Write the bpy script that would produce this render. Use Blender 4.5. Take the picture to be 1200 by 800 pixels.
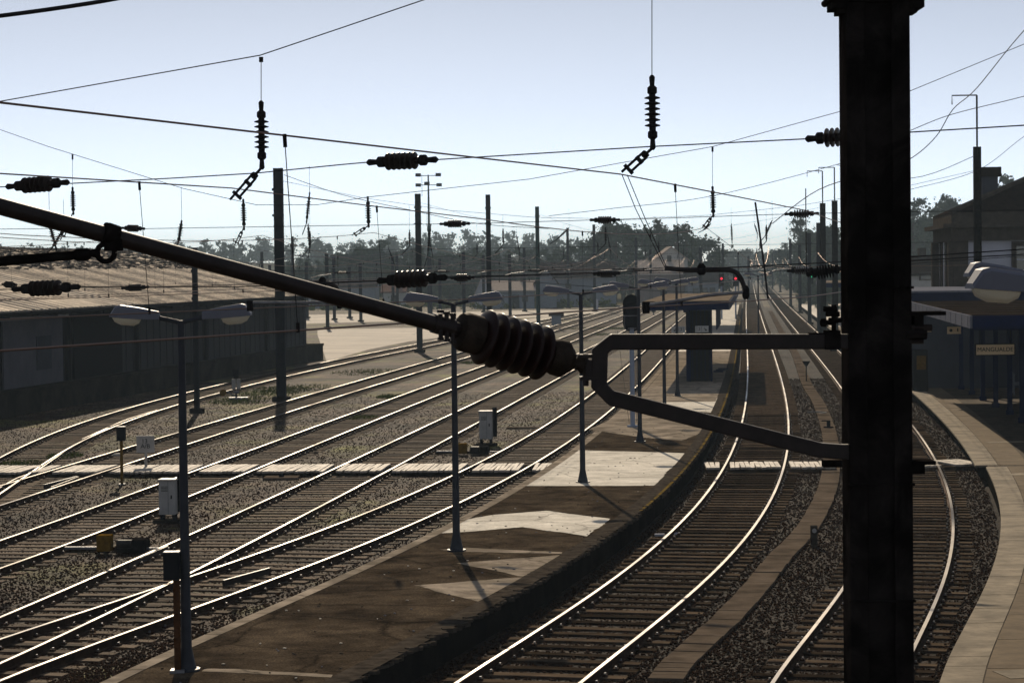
import bpy, math, random
import numpy as np
from mathutils import Vector, Matrix, Quaternion
R = math.radians
scene = bpy.context.scene
for o in list(bpy.data.objects): bpy.data.objects.remove(o)
COL = scene.collection
random.seed(7); rng = np.random.default_rng(7)

# ------------------------------------------------------------ camera, sky, sun
F, HY, ROLL, CH = 2690.0, 315.0, R(.7), 6.04
cam_d = bpy.data.cameras.new('camera'); cam = bpy.data.objects.new('camera', cam_d); COL.objects.link(cam)
cam_d.sensor_width = 22.3; cam_d.lens = F/1200*22.3; cam_d.clip_end = 6000; cam_d.clip_start = .1
PT = math.atan((400-HY)/F)
cam.matrix_world = Matrix.Translation((0, 0, CH)) @ Matrix.Rotation(R(90)-PT, 4, 'X') @ Matrix.Rotation(-ROLL, 4, 'Z')
cam_d.dof.use_dof = True; cam_d.dof.focus_distance = 16; cam_d.dof.aperture_fstop = 14
scene.camera = cam
SUN_EL, SUN_AZ = R(28), R(-5.5)           # azimuth from +Y, towards +X positive
w = bpy.data.worlds.new('World'); scene.world = w; w.use_nodes = True
nt = w.node_tree; sky = nt.nodes.new('ShaderNodeTexSky'); sky.sky_type = 'NISHITA'; sky.sun_disc = False
sky.sun_elevation = SUN_EL; sky.sun_rotation = SUN_AZ; sky.altitude = 300
sky.air_density = 1.0; sky.dust_density = .04; sky.ozone_density = 2.6
hs = nt.nodes.new('ShaderNodeHueSaturation'); hs.inputs['Saturation'].default_value = .40
wtc = nt.nodes.new('ShaderNodeTexCoord'); wmp = nt.nodes.new('ShaderNodeMapping'); wmp.inputs['Scale'].default_value = (1, 1, 4.4)
nt.links.new(wtc.outputs['Generated'], wmp.inputs[0]); nt.links.new(wmp.outputs[0], sky.inputs[0])
nt.links.new(sky.outputs[0], hs.inputs['Color'])
nt.links.new(hs.outputs[0], nt.nodes['Background'].inputs[0]); nt.nodes['Background'].inputs[1].default_value = .142
sd = bpy.data.lights.new('sun', 'SUN'); sd.energy = 5.0; sd.angle = R(.5); sd.color = (1, .84, .63)
so = bpy.data.objects.new('sun', sd); COL.objects.link(so)
sv = Vector((math.sin(SUN_AZ)*math.cos(SUN_EL), math.cos(SUN_AZ)*math.cos(SUN_EL), math.sin(SUN_EL)))
so.rotation_euler = sv.to_track_quat('Z', 'Y').to_euler(); so.location = (0, 100, 80)
scene.view_settings.view_transform = 'Standard'; scene.view_settings.look = 'None'
scene.view_settings.exposure = 0.0; scene.view_settings.gamma = 1
scene.render.engine = 'CYCLES'; scene.cycles.volume_bounces = 0; scene.cycles.max_bounces = 4
scene.cycles.transparent_max_bounces = 16

# ------------------------------------------------------------ survey helpers (photo measurements -> world metres)
cR, sR = math.cos(ROLL), math.sin(ROLL)
def ray(px, py):
    x, y = px-600, py-400
    x, y = cR*x-sR*y, sR*x+cR*y
    d = F*math.cos(PT)-y*math.sin(PT); z = -(F*math.sin(PT)+y*math.cos(PT))
    return x/d, z/d
def P(px, py, Y):
    a, b = ray(px, py); return Vector((a*Y, Y, CH+b*Y))
def G(px, py, z=0.0):
    a, b = ray(px, py); Y = (z-CH)/b; return Vector((a*Y, Y, z))

# ------------------------------------------------------------ object helpers
def put(o, parent=None):
    COL.objects.link(o)
    if parent is not None: o.parent = parent
    return o
def tag(o, label=None, cat=None, group=None, kind=None):
    for k, v in (('label', label), ('category', cat), ('group', group), ('kind', kind)):
        if v: o[k] = v
    return o
def thing(name, label, cat, loc=(0, 0, 0), rz=0, group=None, kind=None):
    o = bpy.data.objects.new(name, None); o.location = loc; o.rotation_euler = (0, 0, rz); put(o)
    o.empty_display_size = .2
    return tag(o, label, cat, group, kind)
def copy_tree(o, parent=None):
    c = o.copy(); put(c)
    if parent is not None: c.parent = parent
    for ch in [k for k in bpy.data.objects if k.parent == o]: copy_tree(ch, c)
    return c
def retag(c, label): c['label'] = label; return c

class MB:
    def __init__(s): s.v = []; s.f = []; s.m = []; s.mats = []
    def mi(s, m):
        if m not in s.mats: s.mats.append(m)
        return s.mats.index(m)
    def add(s, vs, fs, m):
        b = len(s.v); i = s.mi(m); s.v += [tuple(v) for v in vs]
        s.f += [tuple(b+k for k in f) for f in fs]; s.m += [i]*len(fs); return s
    def box(s, c, d, m, rz=0, rot=None):
        hx, hy, hz = d[0]/2, d[1]/2, d[2]/2
        M3 = rot if rot is not None else Matrix.Rotation(rz, 3, 'Z')
        c = Vector(c)
        vs = [c+M3 @ Vector((x*hx, y*hy, z*hz)) for x in (-1, 1) for y in (-1, 1) for z in (-1, 1)]
        return s.add(vs, [(0, 1, 3, 2), (4, 6, 7, 5), (0, 4, 5, 1), (2, 3, 7, 6), (0, 2, 6, 4), (1, 5, 7, 3)], m)
    def lathe(s, p, ax, prof, m, n=14):      # prof = [(distance along axis, radius)]
        p = Vector(p); ax = Vector(ax).normalized()
        u = ax.orthogonal().normalized(); v = ax.cross(u); vs = []; fs = []
        for h, r in prof:
            for k in range(n):
                a = 2*math.pi*k/n; vs.append(p+ax*h+(u*math.cos(a)+v*math.sin(a))*r)
        for j in range(len(prof)-1):
            for k in range(n):
                a = j*n+k; b = j*n+(k+1) % n; fs.append((a, b, b+n, a+n))
        fs.append(tuple(range(n))[::-1]); fs.append(tuple((len(prof)-1)*n+k for k in range(n)))
        return s.add(vs, fs, m)
    def cyl(s, a, b, r, m, n=10, r2=None):
        a = Vector(a); b = Vector(b); return s.lathe(a, b-a, [(0, r), ((b-a).length, r2 if r2 is not None else r)], m, n)
    def tube(s, pts, r, m, n=6):
        pts = [Vector(p) for p in pts]; vs = []; fs = []
        for i, p in enumerate(pts):
            t = (pts[min(i+1, len(pts)-1)]-pts[max(i-1, 0)]).normalized()
            u = Vector((0, 0, 1)).cross(t)
            if u.length < 1e-3: u = Vector((1, 0, 0))
            u.normalize(); v = t.cross(u)
            for k in range(n):
                a = 2*math.pi*(k+.5)/n; vs.append(p+(u*math.cos(a)+v*math.sin(a))*r)
        for i in range(len(pts)-1):
            for k in range(n):
                a = i*n+k; b = i*n+(k+1) % n; fs.append((a, b, b+n, a+n))
        fs.append(tuple(range(n))[::-1]); fs.append(tuple((len(pts)-1)*n+k for k in range(n)))
        return s.add(vs, fs, m)
    def prism(s, poly, z0, z1, m, mside=None):      # plan polygon (ccw)
        n = len(poly)
        vs = [(p[0], p[1], z0) for p in poly]+[(p[0], p[1], z1) for p in poly]
        s.add(vs, [tuple(range(n, 2*n))], m)
        s.add(vs, [(i, (i+1) % n, n+(i+1) % n, n+i) for i in range(n)]+[tuple(range(n))[::-1]], mside or m)
        return s
    def build(s, name, parent=None, smooth=False, bevel=0):
        me = bpy.data.meshes.new(name); me.from_pydata(s.v, [], s.f)
        for m in s.mats: me.materials.append(m)
        me.polygons.foreach_set('material_index', s.m)
        if smooth: me.polygons.foreach_set('use_smooth', [True]*len(me.polygons))
        me.update()
        o = bpy.data.objects.new(name, me); put(o, parent)
        if smooth:
            try: me.set_sharp_from_angle(angle=R(40))
            except Exception: pass
        if bevel:
            b = o.modifiers.new('bevel', 'BEVEL'); b.width = bevel; b.segments = 2; b.limit_method = 'ANGLE'
        return o

def curve_pts(pts, n=8):
    pts = [Vector(p) for p in pts]; out = []
    for i in range(len(pts)-1):
        p0 = pts[max(i-1, 0)]; p1 = pts[i]; p2 = pts[i+1]; p3 = pts[min(i+2, len(pts)-1)]
        for k in range(n):
            t = k/n
            out.append(.5*((2*p1)+(p2-p0)*t+(2*p0-5*p1+4*p2-p3)*t*t+(3*p1-p0-3*p2+p3)*t**3))
    return out+[pts[-1]]

# ------------------------------------------------------------ materials
def mat(name, col, rough=.8, metal=0, var=0, vscale=3, bump=0, bscale=20, col2=None, spec=.0, bdist=.02, coords='Object', stretch=None):
    m = bpy.data.materials.new(name); m.use_nodes = True; n = m.node_tree; b = n.nodes['Principled BSDF']
    b.inputs['Base Color'].default_value = (*col, 1); b.inputs['Roughness'].default_value = rough
    b.inputs['Metallic'].default_value = metal; b.inputs['Specular IOR Level'].default_value = spec
    tc = n.nodes.new('ShaderNodeTexCoord'); src = tc.outputs[coords]
    if stretch:
        mp = n.nodes.new('ShaderNodeMapping'); mp.inputs['Scale'].default_value = stretch
        n.links.new(src, mp.inputs[0]); src = mp.outputs[0]
    if var or col2:
        t = n.nodes.new('ShaderNodeTexNoise'); t.inputs['Scale'].default_value = vscale; t.inputs['Detail'].default_value = 8
        t.inputs['Roughness'].default_value = .65
        n.links.new(src, t.inputs['Vector'])
        r = n.nodes.new('ShaderNodeValToRGB'); r.color_ramp.elements[0].position = .35; r.color_ramp.elements[1].position = .65
        c2 = col2 or tuple(min(1, c*(1+var)) for c in col); c1 = col if col2 else tuple(c*(1-var) for c in col)
        r.color_ramp.elements[0].color = (*c1, 1); r.color_ramp.elements[1].color = (*c2, 1)
        n.links.new(t.outputs[0], r.inputs[0]); n.links.new(r.outputs[0], b.inputs['Base Color'])
    if bump:
        t2 = n.nodes.new('ShaderNodeTexNoise'); t2.inputs['Scale'].default_value = bscale; t2.inputs['Detail'].default_value = 6
        n.links.new(src, t2.inputs['Vector'])
        bp = n.nodes.new('ShaderNodeBump'); bp.inputs['Strength'].default_value = bump; bp.inputs['Distance'].default_value = bdist
        n.links.new(t2.outputs[0], bp.inputs['Height']); n.links.new(bp.outputs[0], b.inputs['Normal'])
    return m

def ground_mat(name, c_dark, c_mid, c_light, stone=16, moss=0.0, bumpd=.05, spec=.03):
    m = bpy.data.materials.new(name); m.use_nodes = True; n = m.node_tree; b = n.nodes['Principled BSDF']; L = n.links.new
    b.inputs['Roughness'].default_value = .8; b.inputs['Specular IOR Level'].default_value = spec
    tc = n.nodes.new('ShaderNodeTexCoord'); src = tc.outputs['Object']
    vo = n.nodes.new('ShaderNodeTexVoronoi'); vo.inputs['Scale'].default_value = stone; L(src, vo.inputs['Vector'])
    big = n.nodes.new('ShaderNodeTexNoise'); big.inputs['Scale'].default_value = .35; big.inputs['Detail'].default_value = 9; big.inputs['Roughness'].default_value = .7
    L(src, big.inputs['Vector'])
    rp = n.nodes.new('ShaderNodeValToRGB'); e = rp.color_ramp.elements
    e[0].position = .3; e[0].color = (*c_dark, 1); e[1].position = .7; e[1].color = (*c_light, 1)
    k = e.new(.5); k.color = (*c_mid, 1); L(big.outputs[0], rp.inputs[0])
    sep = n.nodes.new('ShaderNodeSeparateColor'); L(vo.outputs['Color'], sep.inputs[0])
    mr = n.nodes.new('ShaderNodeMapRange'); mr.inputs['To Min'].default_value = .45; mr.inputs['To Max'].default_value = 1.6
    L(sep.outputs[0], mr.inputs[0])
    vm = n.nodes.new('ShaderNodeVectorMath'); vm.operation = 'SCALE'; L(rp.outputs[0], vm.inputs[0]); L(mr.outputs[0], vm.inputs['Scale'])
    out = vm.outputs[0]
    if moss:
        mn = n.nodes.new('ShaderNodeTexNoise'); mn.inputs['Scale'].default_value = .12; mn.inputs['Detail'].default_value = 10; mn.inputs['Roughness'].default_value = .75
        L(src, mn.inputs['Vector'])
        r2 = n.nodes.new('ShaderNodeValToRGB'); r2.color_ramp.elements[0].position = .50; r2.color_ramp.elements[1].position = .62
        r2.color_ramp.elements[1].color = (moss, moss, moss, 1); L(mn.outputs[0], r2.inputs[0])
        mx = n.nodes.new('ShaderNodeMixRGB'); mx.inputs[2].default_value = (.13, .13, .03, 1); L(r2.outputs[0], mx.inputs[0]); L(out, mx.inputs[1]); out = mx.outputs[0]
    L(out, b.inputs['Base Color'])
    bp = n.nodes.new('ShaderNodeBump'); bp.inputs['Strength'].default_value = 1; bp.inputs['Distance'].default_value = bumpd
    inv = n.nodes.new('ShaderNodeMath'); inv.operation = 'MULTIPLY_ADD'; inv.inputs[1].default_value = -1; inv.inputs[2].default_value = 1
    L(vo.outputs['Distance'], inv.inputs[0]); L(inv.outputs[0], bp.inputs['Height']); L(bp.outputs[0], b.inputs['Normal'])
    return m

M = {}
M['yard'] = ground_mat('yard_gravel', (.020, .0125, .0085), (.058, .038, .026), (.15, .105, .070), 14, moss=.85, spec=.05)
M['ballast'] = ground_mat('track_ballast', (.010, .007, .005), (.020, .0135, .0095), (.036, .0245, .017), 17)
M['yardbed'] = ground_mat('yard_track_bed', (.020, .013, .009), (.052, .035, .024), (.12, .084, .057), 15, moss=.45, spec=.05)
M['stone'] = mat('ballast_stone', (.038, .023, .015), .9, var=.6, vscale=9)
M['field'] = mat('rough_field', (.06, .055, .03), .95, col2=(.12, .10, .06), vscale=.15)
M['asphalt'] = mat('platform_asphalt', (.024, .018, .0125), .95, col2=(.074, .056, .038), vscale=1.2, bump=.5, bscale=60, bdist=.01)
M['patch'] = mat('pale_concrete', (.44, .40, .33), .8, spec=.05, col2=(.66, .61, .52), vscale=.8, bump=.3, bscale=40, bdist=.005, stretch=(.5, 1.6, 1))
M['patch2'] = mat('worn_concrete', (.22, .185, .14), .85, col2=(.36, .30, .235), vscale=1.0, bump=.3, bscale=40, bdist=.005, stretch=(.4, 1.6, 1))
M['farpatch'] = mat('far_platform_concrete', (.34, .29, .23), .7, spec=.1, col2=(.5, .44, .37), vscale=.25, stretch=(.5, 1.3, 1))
M['apron'] = mat('yard_apron_concrete', (.13, .105, .078), .8, spec=.15, col2=(.26, .21, .16), vscale=.12, bump=.3, bscale=5, stretch=(.5, 1.5, 1))
M['edge'] = mat('edge_stone', (.05, .041, .032), .9, var=.5, vscale=4, bump=.6, bscale=15)
M['lichen'] = mat('yellow_edge_line', (.20, .13, .025), .8, col2=(.05, .04, .02), vscale=9)
M['wall'] = mat('platform_wall', (.012, .010, .008), .9, var=.4, vscale=2, bump=.5, bscale=12)
M['slab'] = mat('light_paving', (.21, .172, .12), .85, spec=.05, var=.25, vscale=1.5, bump=.2, bscale=30, bdist=.004)
M['slab2'] = mat('tan_paving', (.125, .093, .058), .85, spec=.03, var=.25, vscale=2, bump=.2, bscale=30, bdist=.004)
M['paving'] = mat('brown_paving', (.07, .053, .036), .9, spec=.03, var=.3, vscale=2.5, bump=.5, bscale=70, bdist=.006)
M['board'] = mat('weathered_board', (.48, .42, .35), .7, spec=.2, var=.3, vscale=3, bump=.6, bscale=30, stretch=(3, .6, 1))
M['sleeper'] = mat('old_sleeper_wood', (.022, .0165, .012), .9, col2=(.085, .062, .042), vscale=2, bump=.7, bscale=14, stretch=(.5, 6, 1), bdist=.02)
M['sleeper2'] = mat('half_buried_sleeper_wood', (.05, .036, .025), .9, spec=.05, col2=(.15, .108, .072), vscale=2, bump=.7, bscale=14, stretch=(.5, 6, 1), bdist=.02)
M['railtop'] = mat('polished_rail_head', (.17, .15, .13), .40, metal=1, var=.5, vscale=.22)
M['rust'] = mat('rusty_rail_side', (.045, .026, .017), .75, metal=.2, var=.4, vscale=6)
M['trough'] = mat('cable_trough_lid', (.10, .078, .058), .9, var=.35, vscale=1.2, bump=.4, bscale=25)
M['steel'] = mat('dark_mast_paint', (.010, .0085, .008), .9, spec=0, metal=0, var=.35, vscale=5, bump=.25, bscale=30, bdist=.003)
M['rustbar'] = mat('weathered_bracket_steel', (.018, .013, .012), .5, spec=.25, metal=.1, var=.35, vscale=14, bump=.3, bscale=60, bdist=.002)
M['galv'] = mat('galvanised_steel', (.17, .17, .18), .5, metal=.6, var=.25, vscale=6)
M['mast'] = mat('grey_mast_steel', (.016, .018, .023), .6, metal=.1, var=.25, vscale=3)
M['mastg'] = mat('greenish_mast_paint', (.02, .055, .05), .55, metal=.1, var=.2)
M['wire'] = mat('copper_wire', (.20, .13, .10), .42, metal=.8)
M['wiredark'] = mat('dark_wire', (.03, .03, .032), .6, metal=.4)
M['porc'] = mat('brown_glazed_porcelain', (.014, .006, .005), .34, spec=.14, var=.2, vscale=8)
M['blackish'] = mat('dark_insulator', (.014, .012, .012), .35)
M['cap'] = mat('cast_cap', (.032, .025, .020), .65, metal=.3, var=.35, vscale=20, bump=.4, bscale=80, bdist=.002)
M['lamp'] = mat('lamp_housing_grey', (.10, .105, .135), .45, spec=.3, metal=.1)
M['post'] = mat('lamp_post_paint', (.022, .024, .032), .5, spec=.15, metal=.1, var=.2, vscale=5)
def glassy():
    m = bpy.data.materials.new('lamp_bowl'); m.use_nodes = True; b = m.node_tree.nodes['Principled BSDF']
    b.inputs['Base Color'].default_value = (.8, .8, .72, 1); b.inputs['Roughness'].default_value = .12; n = m.node_tree
    tr = n.nodes.new('ShaderNodeBsdfTranslucent'); tr.inputs[0].default_value = (.95, .95, .88, 1); mx = n.nodes.new('ShaderNodeMixShader'); mx.inputs[0].default_value = .7
    n.links.new(b.outputs[0], mx.inputs[1]); n.links.new(tr.outputs[0], mx.inputs[2]); n.links.new(mx.outputs[0], n.nodes['Material Output'].inputs[0]); return m
M['bowl'] = glassy()
M['blue'] = mat('deep_blue_paint', (.004, .010, .045), .45, var=.15, vscale=3)
M['bluepost'] = mat('blue_column_paint', (.008, .014, .045), .5, var=.2)
M['pale_post'] = mat('pale_signal_post', (.24, .28, .36), .5)
M['fascia'] = mat('pale_fascia', (.14, .145, .17), .5, var=.15, vscale=2, stretch=(3, 3, .3))
M['roofbrown'] = mat('canopy_roof_felt', (.018, .013, .010), .9, col2=(.035, .026, .019), vscale=1.5, bump=.4, bscale=14)
M['rooftan'] = mat('shelter_roof_sheet', (.17, .135, .10), .8, var=.2, vscale=1.0, stretch=(2, .3, 1))
M['dark'] = mat('near_black_panel', (.012, .012, .014), .5)
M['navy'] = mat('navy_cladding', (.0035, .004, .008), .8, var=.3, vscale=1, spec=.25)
M['dockwall'] = mat('dock_concrete', (.022, .019, .016), .9, var=.35, vscale=.7, bump=.4, bscale=8)
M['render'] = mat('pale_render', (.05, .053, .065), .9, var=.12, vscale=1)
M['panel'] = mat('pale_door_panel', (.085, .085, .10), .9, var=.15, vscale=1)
M['white'] = mat('white_plaster', (.42, .42, .46), .9, var=.1, vscale=.6)
M['stonetrim'] = mat('granite_trim', (.06, .05, .04), .85, var=.25, vscale=3)
M['tile'] = mat('dark_roof_tile', (.018, .012, .009), .85, var=.4, vscale=3)
M['glass'] = mat('window_glass', (.02, .022, .025), .12, spec=.6)
M['cab'] = mat('grey_cabinet_paint', (.30, .29, .275), .55, spec=.2, var=.12, vscale=4)
M['yellow'] = mat('yellow_paint', (.13, .07, .008), .55, var=.3, vscale=9)
M['rustpost'] = mat('rusty_post', (.06, .024, .008), .7, var=.35, vscale=9)
M['sign'] = mat('sign_white', (.72, .56, .36), .6)
M['signdark'] = mat('sign_lettering', (.02, .02, .022), .6)
M['housewall'] = mat('house_wall_pale', (.42, .42, .40), .9, var=.08)
M['housepink'] = mat('house_wall_pink', (.24, .19, .17), .9, var=.08)
M['housegrey'] = mat('house_wall_grey', (.22, .24, .27), .9, var=.1)
M['rooflight'] = mat('pale_tile_roof', (.32, .27, .23), .8, var=.15)
M['roofred'] = mat('red_tile_roof', (.13, .075, .055), .85, var=.25)
M['bark'] = mat('bark', (.07, .055, .042), .9, var=.3)
M['leaf1'] = mat('pine_foliage', (.045, .068, .032), .8, var=.45, vscale=.6)
M['leaf2'] = mat('eucalyptus_foliage', (.065, .088, .055), .7, var=.45, vscale=.6)
M['grass'] = mat('weed_leaf', (.10, .12, .025), .8, var=.4, vscale=2)
def emit(name, c, s):
    m = bpy.data.materials.new(name); m.use_nodes = True; b = m.node_tree.nodes['Principled BSDF']
    b.inputs['Base Color'].default_value = (*c, 1); b.inputs['Emission Color'].default_value = (*c, 1); b.inputs['Emission Strength'].default_value = s; return m
M['red'] = emit('red_signal_lens', (1, .02, .05), 1.3); M['green'] = emit('green_signal_lens', (.02, .8, .35), 1.2)

def rand_tint(m, lo, hi):
    n = m.node_tree; b = n.nodes['Principled BSDF']; src = b.inputs['Base Color'].links[0].from_socket
    oi = n.nodes.new('ShaderNodeObjectInfo'); mr = n.nodes.new('ShaderNodeMapRange'); mr.inputs['To Min'].default_value = lo; mr.inputs['To Max'].default_value = hi
    n.links.new(oi.outputs['Random'], mr.inputs[0]); vm = n.nodes.new('ShaderNodeVectorMath'); vm.operation = 'SCALE'
    n.links.new(src, vm.inputs[0]); n.links.new(mr.outputs[0], vm.inputs['Scale']); n.links.new(vm.outputs[0], b.inputs['Base Color'])
def vary_rough(m, sc, lo, hi):
    n = m.node_tree; b = n.nodes['Principled BSDF']; tc = n.nodes.new('ShaderNodeTexCoord'); t = n.nodes.new('ShaderNodeTexNoise'); t.inputs['Scale'].default_value = sc; t.inputs['Detail'].default_value = 7
    n.links.new(tc.outputs['Object'], t.inputs['Vector']); mr = n.nodes.new('ShaderNodeMapRange'); mr.inputs['From Min'].default_value = .35; mr.inputs['From Max'].default_value = .65
    mr.inputs['To Min'].default_value = lo; mr.inputs['To Max'].default_value = hi; n.links.new(t.outputs[0], mr.inputs[0]); n.links.new(mr.outputs[0], b.inputs['Roughness'])
vary_rough(M['railtop'], .12, .26, .66)
rand_tint(M['sleeper'], .35, 1.9); rand_tint(M['sleeper2'], .35, 1.5)
def roof_tile_mat(name, c1, c2, sx, sy, vs_):       # ribbed sheet / tile courses as real bump, colour mottled
    m = mat(name, c1, .85, col2=c2, vscale=vs_, spec=.1)
    n = m.node_tree; L = n.links.new; b = n.nodes['Principled BSDF']
    tc = n.nodes.new('ShaderNodeTexCoord'); sp = n.nodes.new('ShaderNodeSeparateXYZ'); L(tc.outputs['Object'], sp.inputs[0])
    a = n.nodes.new('ShaderNodeMath'); a.operation = 'MULTIPLY'; a.inputs[1].default_value = sy; L(sp.outputs[1], a.inputs[0])
    s_ = n.nodes.new('ShaderNodeMath'); s_.operation = 'SINE'; L(a.outputs[0], s_.inputs[0])
    a2 = n.nodes.new('ShaderNodeMath'); a2.operation = 'MULTIPLY'; a2.inputs[1].default_value = sx; L(sp.outputs[0], a2.inputs[0])
    s2 = n.nodes.new('ShaderNodeMath'); s2.operation = 'FRACT'; L(a2.outputs[0], s2.inputs[0])
    ad = n.nodes.new('ShaderNodeMath'); ad.operation = 'ADD'; L(s_.outputs[0], ad.inputs[0]); L(s2.outputs[0], ad.inputs[1])
    bp = n.nodes.new('ShaderNodeBump'); bp.inputs['Distance'].default_value = .06; L(ad.outputs[0], bp.inputs['Height']); L(bp.outputs[0], b.inputs['Normal'])
    return m
M['oldtile'] = roof_tile_mat('old_clay_tile', (.15, .115, .085), (.36, .29, .22), 3.0, 22, 2.2)
M['corr'] = roof_tile_mat('pale_corrugated_sheet', (.34, .275, .21), (.52, .43, .33), 0, 12, .7)

def stain(m, sc, lo, hi, p0=.42, p1=.60, crack=0):
    n = m.node_tree; b = n.nodes['Principled BSDF']; src = b.inputs['Base Color'].links[0].from_socket; L = n.links.new
    tc = n.nodes.new('ShaderNodeTexCoord'); t = n.nodes.new('ShaderNodeTexNoise'); t.inputs['Scale'].default_value = sc; t.inputs['Detail'].default_value = 12; t.inputs['Roughness'].default_value = .7; t.inputs['Distortion'].default_value = .6
    L(tc.outputs['Object'], t.inputs['Vector']); mr = n.nodes.new('ShaderNodeMapRange'); mr.inputs['From Min'].default_value = p0; mr.inputs['From Max'].default_value = p1
    mr.inputs['To Min'].default_value = lo; mr.inputs['To Max'].default_value = hi; L(t.outputs[0], mr.inputs[0]); f = mr.outputs[0]
    if crack:
        v = n.nodes.new('ShaderNodeTexVoronoi'); v.feature = 'DISTANCE_TO_EDGE'; v.inputs['Scale'].default_value = crack
        ad = n.nodes.new('ShaderNodeVectorMath'); ad.operation = 'MULTIPLY_ADD'; ad.inputs[1].default_value = (.8, .8, .8); L(t.outputs['Color'], ad.inputs[0]); L(tc.outputs['Object'], ad.inputs[2]); L(ad.outputs[0], v.inputs['Vector'])
        m2 = n.nodes.new('ShaderNodeMapRange'); m2.inputs['From Max'].default_value = .02; m2.inputs['To Min'].default_value = .45; L(v.outputs['Distance'], m2.inputs[0])
        mu = n.nodes.new('ShaderNodeMath'); mu.operation = 'MULTIPLY'; L(f, mu.inputs[0]); L(m2.outputs[0], mu.inputs[1]); f = mu.outputs[0]
    vm = n.nodes.new('ShaderNodeVectorMath'); vm.operation = 'SCALE'; L(src, vm.inputs[0]); L(f, vm.inputs['Scale']); L(vm.outputs[0], b.inputs['Base Color'])
stain(M['asphalt'], .7, .75, 1.25, crack=.35); stain(M['asphalt'], 28, .45, 1.7, .36, .64); stain(M['patch'], 14, .85, 1.08, .4, .6); stain(M['paving'], 22, .6, 1.4, .38, .62); stain(M['patch'], .9, .72, 1.05, crack=.4); stain(M['patch2'], 1.1, .6, 1.1, crack=.3)
stain(M['slab'], 1.3, .75, 1.1); stain(M['paving'], .8, .7, 1.2, crack=.3); stain(M['yard'], .22, .45, 1.4); stain(M['yard'], 3.0, .7, 1.25); stain(M['yardbed'], .3, .5, 1.3); stain(M['ballast'], .35, .6, 1.25); stain(M['apron'], .3, .75, 1.1, crack=.15); stain(M['farpatch'], .5, .75, 1.1, crack=.2)
stain(M['oldtile'], 1.6, .4, 1.4); stain(M['oldtile'], 9, .5, 1.4, .4, .6); stain(M['corr'], .8, .7, 1.15); stain(M['dockwall'], .5, .5, 1.3); stain(M['steel'], 6, .6, 1.7); stain(M['board'], 2.5, .6, 1.1)
# ------------------------------------------------------------ ground
def sheet(name, poly, z, m, label, cat, parent=None, kind='structure'):
    b = MB(); b.add([(p[0], p[1], z) for p in poly], [tuple(range(len(poly)))], m); o = b.build(name, parent)
    return tag(o, label, cat if parent is None else None, kind=kind if parent is None else None)
sheet('ground', [(-1500, -20), (1500, -20), (1500, 3200), (-1500, 3200)], 0, M['yard'], 'dark brown gravel and dirt of the rail yard', 'ground')
sheet('field', [(-1500, 372), (20, 372), (26, 420), (36, 520), (50, 640), (50, 3100), (-1500, 3100)], .006, M['field'], 'rough dry grass beyond the yard', 'field')
sheet('verge', [(48, 330), (900, 330), (900, 3100), (345, 3100), (62, 500)], .006, M['field'], 'rough grassy verge right of the far tracks', 'verge')

# ------------------------------------------------------------ railway alignment
RAILS = dict(
M=([(878.3,335),(877.2,358.3),(877,391.7),(875.8,408.3),(875,431.7),(874.7,443.9),(872.5,473.3),(869.2,495.4),(864.6,513.7),(853.5,539.5),(840.7,566),(797.5,615),(742.5,662.5),(632.5,738.7),(540,800)],
   [(885.5,335),(890.8,360),(900,391.7),(903.7,408.3),(909.7,431.7),(916,456.8),(921.2,482.5),(923.4,510),(921.5,530.3),(918.8,546.8),(911.4,566),(875,625),(798,703.7),(750,738.7),(675,800)]),
N=([(901.7,342.5),(938.3,392.5),(950,408.3),(968.3,432.5),(982,454),(982.5,700),(905,800)],
   [(916.7,348.3),(958.3,390),(977.5,408.3),(1067,495),(1083.8,516),(1097.8,537),(1107,560),(1115,610),(1105,675),(1070,760)]),
A=([(0,751),(68,728),(140,702),(186,685),(225,672),(300,650),(400,612.5),(638,499),(680,470),(711.7,444),(740,424),(761,407),(780,391),(801.6,376)],
   [(0,796),(140,743),(204,720),(240,707),(400,648),(500,606),(540,590),(575,572.5),(637,540),(692,499),(718,475),(745,448),(766,427),(787.5,407),(824,369.5)]),
B=([(0,724),(124,671),(190,640),(225,627),(400,545),(480,509),(536,481),(620,443),(671.7,416.7),(695,405),(727,388),(750.8,378),(789.6,358.8)],
   [(0,777),(100,730),(160,700),(190,686),(225,670),(275,645),(315,625),(400,578),(440,559),(480,539),(548,499),(668,436),(750.8,389),(799,361.5)]),
C=([(10,629),(100,597),(188,568),(240,548),(360,504),(480,460),(536,438),(562,429),(648,397.5),(690,385),(728,373)],
   [(0,667),(68,640),(98,629),(188,594),(240,574),(278,559),(328,538),(400,508),(480,477),(536,452),(582,434),(660,402.5),(687,394),(731,376.7)]),
D=([(0,574),(20,562),(62,550),(120,532),(160,521),(212,506),(240,498),(326,473),(380,456),(480,430),(536,415),(638,384),(680,373)],
   [(0,590),(120,552),(146,543),(212,523),(240,514),(336,484),(400,462),(480,439),(556,415),(645,387.5),(690,376)]),
E=([(0,539),(58,511),(364,429),(420,416),(480,403),(536,394)],
   [(20,561),(44,550),(80,526),(120,504),(146,492),(184,480),(396,429),(480,410),(536,398)]))
GAUGE = 1.668+.07
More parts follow.
